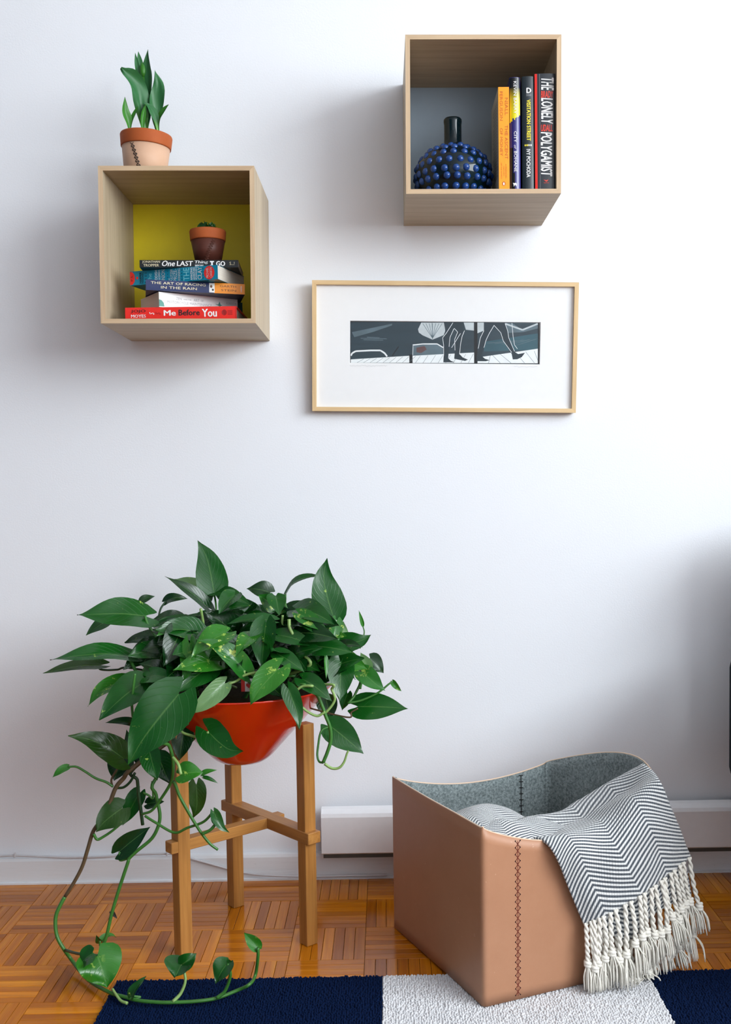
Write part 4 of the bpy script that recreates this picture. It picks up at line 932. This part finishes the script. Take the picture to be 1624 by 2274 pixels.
vine('leaf_stalk', yy([(628, 1366), (626, 1390), (626, 1412)], -.38, -.38), 6, M_STEMP, ext=1)
vine('leaf_stalk', yy([(642, 1375), (644, 1395), (659, 1423), (675, 1453), (685, 1480)], -.43, -.44), 8, M_STEMP, ext=1)
vine('leaf_stalk', yy([(634, 1320), (634, 1345), (642, 1380)], -.28, -.34), 6, M_STEM, ext=1)
vine('leaf_stalk', yy([(741, 1371), (735, 1400), (720, 1450)], -.32, -.36), 5, M_STEM, ext=1)
vine('leaf_stalk', yy([(806, 1390), (809, 1407), (800, 1440)], -.36), 3, M_STEM)
vine('vine', yy([(300, 1496), (297, 1520), (293, 1560), (295, 1592)], -.48), 6, M_STEM)
vine('leaf_stalk', yy([(818, 1482), (806, 1500), (800, 1530), (806, 1500)], -.36), 6, M_STEM)
vine('vine', yy([(760, 1440), (800, 1500), (790, 1540), (774, 1562)], -.38, -.41), 6, M_STEM)
# stalks rising from the long runner on the rug
vine('leaf_stalk', [(384, 2225, 10.016), (402, 2205, 10.028), (412, 2175, 10.05), (404, 2142, 10.074)], 8, M_STEMP, 20, 5)
vine('leaf_stalk', [(482, 2216, 10.018), (500, 2200, 10.03), (512, 2165, 10.06), (506, 2140, 10.08)], 8, M_STEM, 20, 6)
vine('leaf_stalk', [(283, 2228, 10.012), (268, 2222, 10.013), (256, 2206, 10.018), (250, 2196, 10.022)], 7, M_STEMP, 16, 5)
vine('leaf_stalk', [(145, 2110, -.47), (170, 2117, 10.06), (195, 2120, 10.07), (216, 2121, 10.066)], 7, M_STEMD, 20, 5)
vine('leaf_stalk', [(300, 2218, 10.015), (312, 2214, 10.016), (296, 2212, 10.02)], 4, M_STEM)
vine('leaf_stalk', yy([(226, 2108), (222, 2098), (222, 2090)], -.46), 5, M_STEM)
# stems crowding out of the soil
for k in range(26):
    a = fr_.uniform(0, 6.283); q0 = Vector((BC.x+.10*math.cos(a), BC.y+.10*math.sin(a), RIMZ-.02)); q1 = Vector((BC.x+.17*math.cos(a+.3), BC.y+.14*math.sin(a+.3), RIMZ+fr_.uniform(.03, .12)))
    tube('leaf_stalk', catmull([q0, (q0+q1)/2+Vector((0, 0, .02)), q1], 8), .0025, fr_.choice([M_STEM, M_STEMD]), po, 5)

# ------------------------------------------------------------------ carpet tiles
def carpet_mat(name, c0, c1):
    t = NT(name); n = t.noise(t.co(), 420, 3, .7); n2 = t.noise(t.mapping(t.co(), (150, 14, 30)), 1, 3)
    c = t.mix(n, c0, c1); t.base(t.mix(t.math('MULTIPLY', n2, .5), c, c0)); return t.set(.95, .1)
M_CNAVY = carpet_mat('carpet_navy', rgb(2, 12, 36), rgb(8, 34, 76)); M_CGREY = carpet_mat('carpet_grey', rgb(200, 200, 203), rgb(238, 238, 240))
RT = .0062
def carpet(x0, m, label, seed):
    t = thing('carpet_tile', label, 'carpet tile', (x0+.25, RUGY-.25, 0), 'square carpet tiles on the parquet')
    box('tile_backing', -.2495, .2495, -.2495, .2495, .0004, RT-.003, m, t)
    r_ = random.Random(seed); v, f = [], []
    ny = 62; nx = 112
    for i in range(nx):
        for j in range(ny):
            x = -.2495+(i+.5+r_.uniform(-.3, .3))*.499/nx; y = .2497-(j+.5+r_.uniform(-.3, .3))*.30/ny
            h = RT+r_.uniform(-.0012, .0010); a = r_.uniform(0, 3.14); s = .0029; c, d = math.cos(a)*s, math.sin(a)*s
            lx_, ly_ = r_.uniform(-.0010, .0010), r_.uniform(-.0010, .0010)
            n = len(v); z0 = RT-.0032
            v += [(x+c, y+d, z0), (x-d, y+c, z0), (x-c, y-d, z0), (x+d, y-c, z0), (x+lx_+c*.6, y+ly_+d*.6, h-.0006), (x+lx_-d*.6, y+ly_+c*.6, h-.0004), (x+lx_-c*.6, y+ly_-d*.6, h-.0006), (x+lx_+d*.6, y+ly_-c*.6, h-.0004), (x+lx_, y+ly_, h)]
            f += [(n, n+1, n+5, n+4), (n+1, n+2, n+6, n+5), (n+2, n+3, n+7, n+6), (n+3, n, n+4, n+7), (n+4, n+5, n+8), (n+5, n+6, n+8), (n+6, n+7, n+8), (n+7, n+4, n+8)]
    o = add('pile', v, f, m, t, True); o['kind'] = 'stuff'
    return t
carpet(RUGX0, M_CNAVY, 'navy carpet tile under the trailing pothos runner', 1)
carpet(RUGX0+.5, M_CGREY, 'pale grey carpet tile under the front corner of the leather basket', 2)
carpet(RUGX0+1.0, M_CNAVY, 'navy carpet tile right of the leather basket', 3)

# ------------------------------------------------------------------ leather basket
BL = Vector((.005, -.293, 0)); eB = Vector((.393, -.9195, 0)); nB = Vector((.9195, .393, 0)); LW, WW = .399, .38
t = NT('tan_leather'); c = t.co(); n = t.noise(c, 7, 5, .6); n2 = t.noise(c, 60, 4, .7)
col = t.mix(n, rgb(170, 122, 92), rgb(188, 140, 109)); col = t.mix(t.math('MULTIPLY', n2, .25), col, rgb(160, 104, 74))
sp = t.ramp(t.noise(c, 150, 2), [(.74, (0, 0, 0, 1)), (.78, (1, 1, 1, 1))]); col = t.mix(t.math('MULTIPLY', sp, .25), col, rgb(235, 205, 180))
t.base(col); t.bump(t.noise(c, 500, 3), .12, .0004); M_TAN = t.set(.42, .4)
t = NT('grey_felt'); c = t.co(); n = t.noise(c, 200, 5, .8); n2 = t.noise(t.mapping(c, (1, 1, 1.6)), 50, 3, .7)
t.base(t.mix(t.ramp(n, [(.38, (0, 0, 0, 1)), (.62, (1, 1, 1, 1))]), rgb(84, 94, 96), rgb(146, 156, 156))); t.bump(n, .5, .002); M_FELT = t.set(.95, .1, 0, .3)
M_EDGE = plain('leather_edge', rgb(226, 196, 170), .6)
bs = thing('leather_basket', 'square tan leather basket lined with grey felt, stitched up the corner seams', 'basket', (BL+eB*LW/2+nB*WW/2)[:], world=True)
def ztilt(p): return .0066*max(0, min(1, (p-BL).dot(eB)/.30))+.0004
def rimh(s):   # s: 0..4 along L>F>R>B>L
    k = int(s) % 4; u = s-int(s); sn = math.sin(math.pi*u)
    if k == 0: return .320
    if k == 1: return .322-.046*sn**.8
    if k == 2: return .320+.035*sn-.014*u**3
    return .320-.036*sn**.8-.014*(1-u)**3
def outline(s, inset, h):   # rounded square plan, with the far right side bowing out at the top
    k = int(s) % 4; u = s-int(s)
    C4 = [(0, 0), (LW, 0), (LW, WW), (0, WW)]   # (along e, along n): L F R B
    a, b_ = C4[k], C4[(k+1) % 4]
    r = .009; p = [a[0]+(b_[0]-a[0])*u, a[1]+(b_[1]-a[1])*u]
    cx, cy = LW/2, WW/2; hx, hy = LW/2-inset, WW/2-inset
    x, y = p[0]-cx, p[1]-cy; x = max(-hx, min(hx, x)); y = max(-hy, min(hy, y))
    rx, ry = hx-r, hy-r
    if abs(x) > rx and abs(y) > ry:
        qx, qy = (abs(x)-rx), (abs(y)-ry); m = max(qx, qy); l = math.hypot(qx, qy) or 1; k2 = m/l
        x = math.copysign(rx+qx*k2, x); y = math.copysign(ry+qy*k2, y)
    hf = max(0, min(1, h/.32)); bow = 0
    if k == 2: bow = .085*math.sin(math.pi*u)*hf**1.6
    if k == 0: bow = .004*math.sin(math.pi*u)*hf
    q_ = BL+eB*(x+cx)+nB*(y+cy+(bow if k == 2 else -bow))
    if k == 1: q_ = q_+eB*(.006*math.sin(math.pi*u)*hf)
    if k == 3: q_ = q_-eB*(.004*math.sin(math.pi*u)*hf)
    return q_
NS = 4*28; NH = 14
# denser sampling near corners
def svals():
    out = []
    for k in range(4):
        for i in range(28):
            u = i/28; out.append(k+ (u - math.sin(2*math.pi*u)/(2*math.pi)*.75))
    return out
SVV = svals()
def shell(inset, top=0.0, rev=False):
    v, f = [], []
    for s in SVV:
        for j in range(NH+1):
            h = (rimh(s)+top)*j/NH; p = outline(s, inset, h); v.append((p.x, p.y, h+ztilt(p)))
    m = NH+1; n = len(SVV)
    for i in range(n):
        i2 = (i+1) % n
        for j in range(NH):
            q_ = (i*m+j, i2*m+j, i2*m+j+1, i*m+j+1); f.append(tuple(reversed(q_)) if rev else q_)
    return v, f
def double(name, i0, i1, mat, top=0):
    v0, f0 = shell(i0, top); v1, f1 = shell(i1, top, True); n = len(v0); m = NH+1; k = len(SVV)
    f = f0+[tuple(n+a for a in q_) for q_ in f1]
    for i in range(k):
        i2 = (i+1) % k; f.append((i*m+NH, i2*m+NH, n+i2*m+NH, n+i*m+NH)); f.append((i2*m, i*m, n+i*m, n+i2*m))
    return add(name, v0+v1, f, mat, bs, True)
double('leather_wall', 0, .0030, M_TAN)
lin = double('felt_lining', .0031, .0068, M_FELT, -.0006)
bp = []
for s in SVV: p = outline(s, .007, 0); bp.append((p.x, p.y, ztilt(p)+.001))
add('felt_base', bp, [tuple(range(len(bp)))], M_FELT, bs)
tp = []
for s in SVV+[SVV[0]]:
    p = outline(s, .0018, rimh(s)); tp.append(Vector((p.x, p.y, rimh(s)+ztilt(p))))
tube('rim_edge', tp, .0016, M_EDGE, bs, 6)
# crossed red-brown stitching on the near seam, dark ticks inside on the far seam
us = .070/WW
v, f = [], []; N = 23; vh, fh = [], []
def fs(z, du): p = outline(1+us+du, -.0012, z); return Vector((p.x, p.y, z+ztilt(p)))
zt = rimh(1+us)-.004; dU = .0048/WW
for k in range(N):
    za, zb = .008+(zt-.008)*k/N, .008+(zt-.008)*(k+1)/N
    tube_vf([fs(za, -dU), fs(zb, dU)], .0007, 4, v, f); tube_vf([fs(za, dU), fs(zb, -dU)], .0007, 4, v, f)
tube_vf([fs(.006, 0), fs(zt/2, 0), fs(zt, 0)], .0006, 4, v, f)
add('seam_stitching', v, f, M_RTHREAD, bs)
bm = bmesh.new()
v, f = [], []
for k in range(N+1):
    z = .008+(zt-.008)*k/N
    for d_ in (-dU, dU): tube_vf([fs(z, d_)-eB*.0004, fs(z, d_)+eB*.0005], .0013, 6, v, f)
add('stitch_holes', v, f, M_THREAD, bs)
v, f = [], []
def bsx(z, du): p = outline(3+us+du, .0082, z); return Vector((p.x, p.y, z+ztilt(p)))
zt2_ = rimh(3+us)-.006
for k in range(16):
    z = zt2_-k*.0135; tube_vf([bsx(z, -dU*1.0), bsx(z+.001, dU*1.0)], .0009, 4, v, f)
tube_vf([bsx(zt2_, 0), bsx(zt2_-.1, 0), bsx(zt2_-.2, 0)], .0007, 4, v, f)
add('lining_stitching', v, f, M_THREAD, lin)

# ------------------------------------------------------------------ herringbone throw
t = NT('herringbone_weave'); uvn = t.co('UV'); sx = t.n('ShaderNodeSeparateXYZ'); t.l(uvn, sx.inputs[0])
tri = t.math('PINGPONG', t.math('ADD', sx.outputs[0], 1.0), 1.0)           # 0 on odd ridges
wob = t.math('MULTIPLY', t.math('SUBTRACT', t.noise(t.mapping(uvn, (160, 160, 1)), 1, 2), .5), .035)
ph = t.math('SUBTRACT', sx.outputs[1], t.math('MULTIPLY', tri, .62))
ph = t.math('ADD', ph, wob)
sn = t.math('SINE', t.math('MULTIPLY', ph, 2*math.pi/.150))
fac = t.ramp(t.math('ADD', t.math('MULTIPLY', sn, .5), .5), [(.40, (0, 0, 0, 1)), (.63, (1, 1, 1, 1))])
yarn = t.noise(t.co(), 700, 2, .7)
dk = t.mix(yarn, rgb(56, 63, 72), rgb(102, 110, 119)); lt = t.mix(yarn, rgb(222, 224, 224), rgb(250, 250, 248))
t.base(t.mix(fac, dk, lt))
thr = t.math('SINE', t.math('MULTIPLY', t.math('ADD', sx.outputs[0], t.math('MULTIPLY', sx.outputs[1], .35)), 2*math.pi*14))
t.bump(t.math('ADD', t.math('MULTIPLY', fac, 1.2), t.math('ADD', t.math('MULTIPLY', thr, .35), yarn)), .7, .0016); M_HERR = t.set(.95, .1, 0, .4)
M_FRINGE = plain('cream_yarn', rgb(244, 240, 230), .9, .1, .08, 300)
Fc = BL+eB*LW
def onface(x, y, off):   # point on the plane of the near right face, moved outward by off
    d = ray(x, y); A = Fc+eB*off; k = ((A-CAMP).dot(eB))/d.dot(eB); return CAMP+d*k
tw = thing('herringbone_throw', 'grey and white herringbone throw with cream tassels draped over the leather basket', 'throw blanket', (.42, -.52, .32), world=True)
def patch(name, grid, nu, nv, uoff=0, voff=0, thick=.006, ripple=.0015, uvf=None):
    rows_ = [catmull(r, nu) for r in grid]; v, uv, f = [], [], []
    for i in range(nu+1):
        colp = catmull([r[i] for r in rows_], nv)
        for j, p in enumerate(colp):
            v.append(p); a, b_ = i/nu*(len(grid[0])-1)+uoff, j/nv*(len(grid)-1)+voff
            uv.append((a, b_))
    m = nv+1
    for i in range(nu):
        for j in range(nv): f.append((i*m+j, i*m+j+1, (i+1)*m+j+1, (i+1)*m+j))
    # soft ripples along the surface normals
    nn = [Vector((0, 0, 0)) for _ in v]
    for q_ in f:
        k = (v[q_[1]]-v[q_[0]]).cross(v[q_[3]]-v[q_[0]])
        for a in q_: nn[a] += k
    for i in range(len(v)):
        k = nn[i].normalized() if nn[i].length > 0 else Vector((0, 0, 1))
        v[i] = v[i]+k*(ripple*noise.noise(v[i]*24)*2+.010*noise.noise(Vector((v[i].x*8, v[i].y*8, v[i].z*13))+Vector((3.3, 1.7, .4)))*max(0, min(1, 1.25-uv[i][1]/6)))
    o = add(name, v, f, M_HERR, tw, True, uvs=uv)
    md = o.modifiers.new('thickness', 'SOLIDIFY'); md.thickness = thick; md.offset = 0
    return rows_, o
g = [
 [onface(1120, 1905, -.13), onface(1170, 1900, -.20), onface(1250, 1870, -.24), onface(1330, 1830, -.24), onface(1420, 1760, -.20)],
 [onface(1125, 1846, -.055), onface(1175, 1826, -.13), onface(1262, 1793, -.17), onface(1345, 1750, -.16), onface(1424, 1699, -.105)],
 [onface(1170, 1862, -.030), onface(1215, 1853, -.06), onface(1298, 1822, -.085), onface(1378, 1772, -.075), onface(1450, 1712, -.045)],
 [onface(1212, 1874, .010), onface(1258, 1858, .010), onface(1335, 1822, -.01), onface(1408, 1775, .0), onface(1468, 1740, .010)],
 [onface(1240, 1915, .024), onface(1285, 1895, .03), onface(1362, 1868, .036), onface(1434, 1822, .034), onface(1492, 1800, .024)],
 [onface(1266, 1980, .022), onface(1314, 1960, .036), onface(1392, 1926, .046), onface(1460, 1882, .040), onface(1514, 1852, .026)],
 [onface(1297, 2054, .020), onface(1347, 2033, .040), onface(1426, 1988, .050), onface(1482, 1946, .042), onface(1533, 1903, .026)],
]
rows_, main_o = patch('woven_cloth', g, 48, 72)
# folded layer underneath, hanging lower
g2 = [[onface(1275, 1960, .010), onface(1340, 1940, .020), onface(1420, 1910, .026), onface(1500, 1870, .010)],
      [onface(1300, 2030, .010), onface(1360, 2010, .022), onface(1430, 1985, .030), onface(1522, 1930, .008)],
      [onface(1330, 2062, .009), onface(1396, 2084, .022), onface(1450, 2030, .028), onface(1535, 1985, .006)]]
rows2, _ = patch('under_layer', g2, 30, 24, .3, 4.5)
# cloth bunched inside the basket
def ins(x, y, dpt): return onface(x, y, -dpt)
g3 = [[ins(985, 1835, .24), ins(1030, 1815, .25), ins(1085, 1812, .24), ins(1160, 1850, .20)],
      [ins(1004, 1806, .18), ins(1052, 1790, .19), ins(1105, 1795, .19), ins(1170, 1825, .16)],
      [ins(1020, 1812, .12), ins(1062, 1800, .125), ins(1118, 1812, .13), ins(1180, 1838, .11)],
      [ins(1045, 1835, .06), ins(1082, 1826, .06), ins(1130, 1832, .07), ins(1190, 1850, .07)],
      [ins(1075, 1866, .016), ins(1105, 1860, .018), ins(1145, 1866, .018), ins(1200, 1872, .02)]]
patch('inner_fold', g3, 30, 40, .5, 0)
g4 = [[ins(1060, 1838, .07), ins(1100, 1822, .08), ins(1170, 1822, .12), ins(1230, 1815, .16)],
      [ins(1070, 1850, .035), ins(1120, 1828, .045), ins(1185, 1834, .07), ins(1250, 1830, .11)],
      [ins(1082, 1862, .014), ins(1135, 1858, .014), ins(1190, 1862, .022), ins(1250, 1850, .05)],
      [ins(1090, 1885, .012), ins(1140, 1885, .012), ins(1195, 1890, .012), ins(1250, 1880, .03)]]
patch('inner_fold', g4, 30, 30, 1.2, .4)

# tassels: a two-ply cord, a knot and a loose brush of strands
def tassel(p, L1, L2, sway, seed, out):
    r_ = random.Random(seed); v, f = [], []
    down = Vector((sway, r_.uniform(-.05, .02), -1)).normalized()
    mid_ = p+down*L1*.5+Vector((r_.uniform(-.004, .004), -.004, 0)); k0 = p+down*L1
    P = catmull([p+Vector((0, 0, .004)), mid_, k0], 30); s1 = Vector((1, 0, 0)); s2 = Vector((0, 1, 0))
    for ph_ in (0, math.pi):
        Q = [q_+(s1*math.cos(ph_+i*.62)+s2*math.sin(ph_+i*.62))*.0023 for i, q_ in enumerate(P)]
        tube_vf(Q, .0027, 6, v, f)
    # knot: two wrapped turns
    K = []
    for i in range(22):
        a = i/21*4*math.pi; K.append(k0+Vector((math.cos(a)*.0046, math.sin(a)*.0046, .004-.010*i/21)))
    tube_vf(K, .0036, 6, v, f)
    q0 = k0+Vector((0, 0, -.005))
    for k in range(15):
        a = r_.uniform(0, 6.283); sp_ = r_.uniform(.002, .019); e_ = q0+down*L2*r_.uniform(.82, 1.08)+Vector((math.cos(a)*sp_, math.sin(a)*sp_*.7, 0))
        if e_.z < .009: e_.z = .009+r_.uniform(0, .004)
        m_ = q0.lerp(e_, .45)+Vector((math.cos(a)*sp_*.55, math.sin(a)*sp_*.4, .002))
        tube_vf(catmull([q0+Vector((math.cos(a)*.002, math.sin(a)*.002, .003)), m_, e_], 6), .0013, 4, v, f)
    add('tassel', v, f, M_FRINGE, tw, True)
edge = rows_[-1]; edge2 = rows2[-1]
nt1 = 20
for k in range(nt1):
    s = (k+.25+(.25 if k % 2 else 0))/nt1*(len(edge)-1); i = int(s); p = edge[i].lerp(edge[min(i+1, len(edge)-1)], s-i)
    tassel(p+eB*.004, rnd.uniform(.066, .100), rnd.uniform(.045, .06), rnd.uniform(-.06, .10)+.16*k/nt1, 100+k, 0)
for k in range(13):
    s = (k+.5)/13*(len(edge2)-1); i = int(s); p = edge2[i].lerp(edge2[min(i+1, len(edge2)-1)], s-i)
    tassel(p, rnd.uniform(.060, .088), rnd.uniform(.045, .06), rnd.uniform(-.10, .16)+.1*k/11, 200+k, 0)

# ------------------------------------------------------------------ armchair at the right edge of the room
M_UPH = plain('dark_teal_upholstery', rgb(16, 30, 36), .85, .2, .2, 200); M_CHL = plain('dark_chair_leg', rgb(26, 18, 14), .4)
ac = thing('armchair', 'dark upholstered seat just showing at the right edge of the picture', 'armchair', (1.131, -.46, 0))
box('seat_base', -.33, .33, -.30, .26, .20, .34, M_UPH, ac, .03, 3); box('seat_cushion', -.29, .29, -.32, .18, .345, .45, M_UPH, ac, .035, 4)
box('backrest', -.29, .34, .17, .32, .30, .86, M_UPH, ac, .05, 4)
for s in (-1, 1):
    box('armrest', s*.36-.042, s*.36+.042, -.30, .24, .28, .565, M_UPH, ac, .035, 4)
    for y in (-.25, .22):
        v, f = tube_vf([Vector((s*.30, y, .21)), Vector((s*.32, y, .0005))], lambda q_: .018-.006*q_, 10); add('leg', v, f, M_CHL, ac, True)
for o in WORLD: del o['_w']
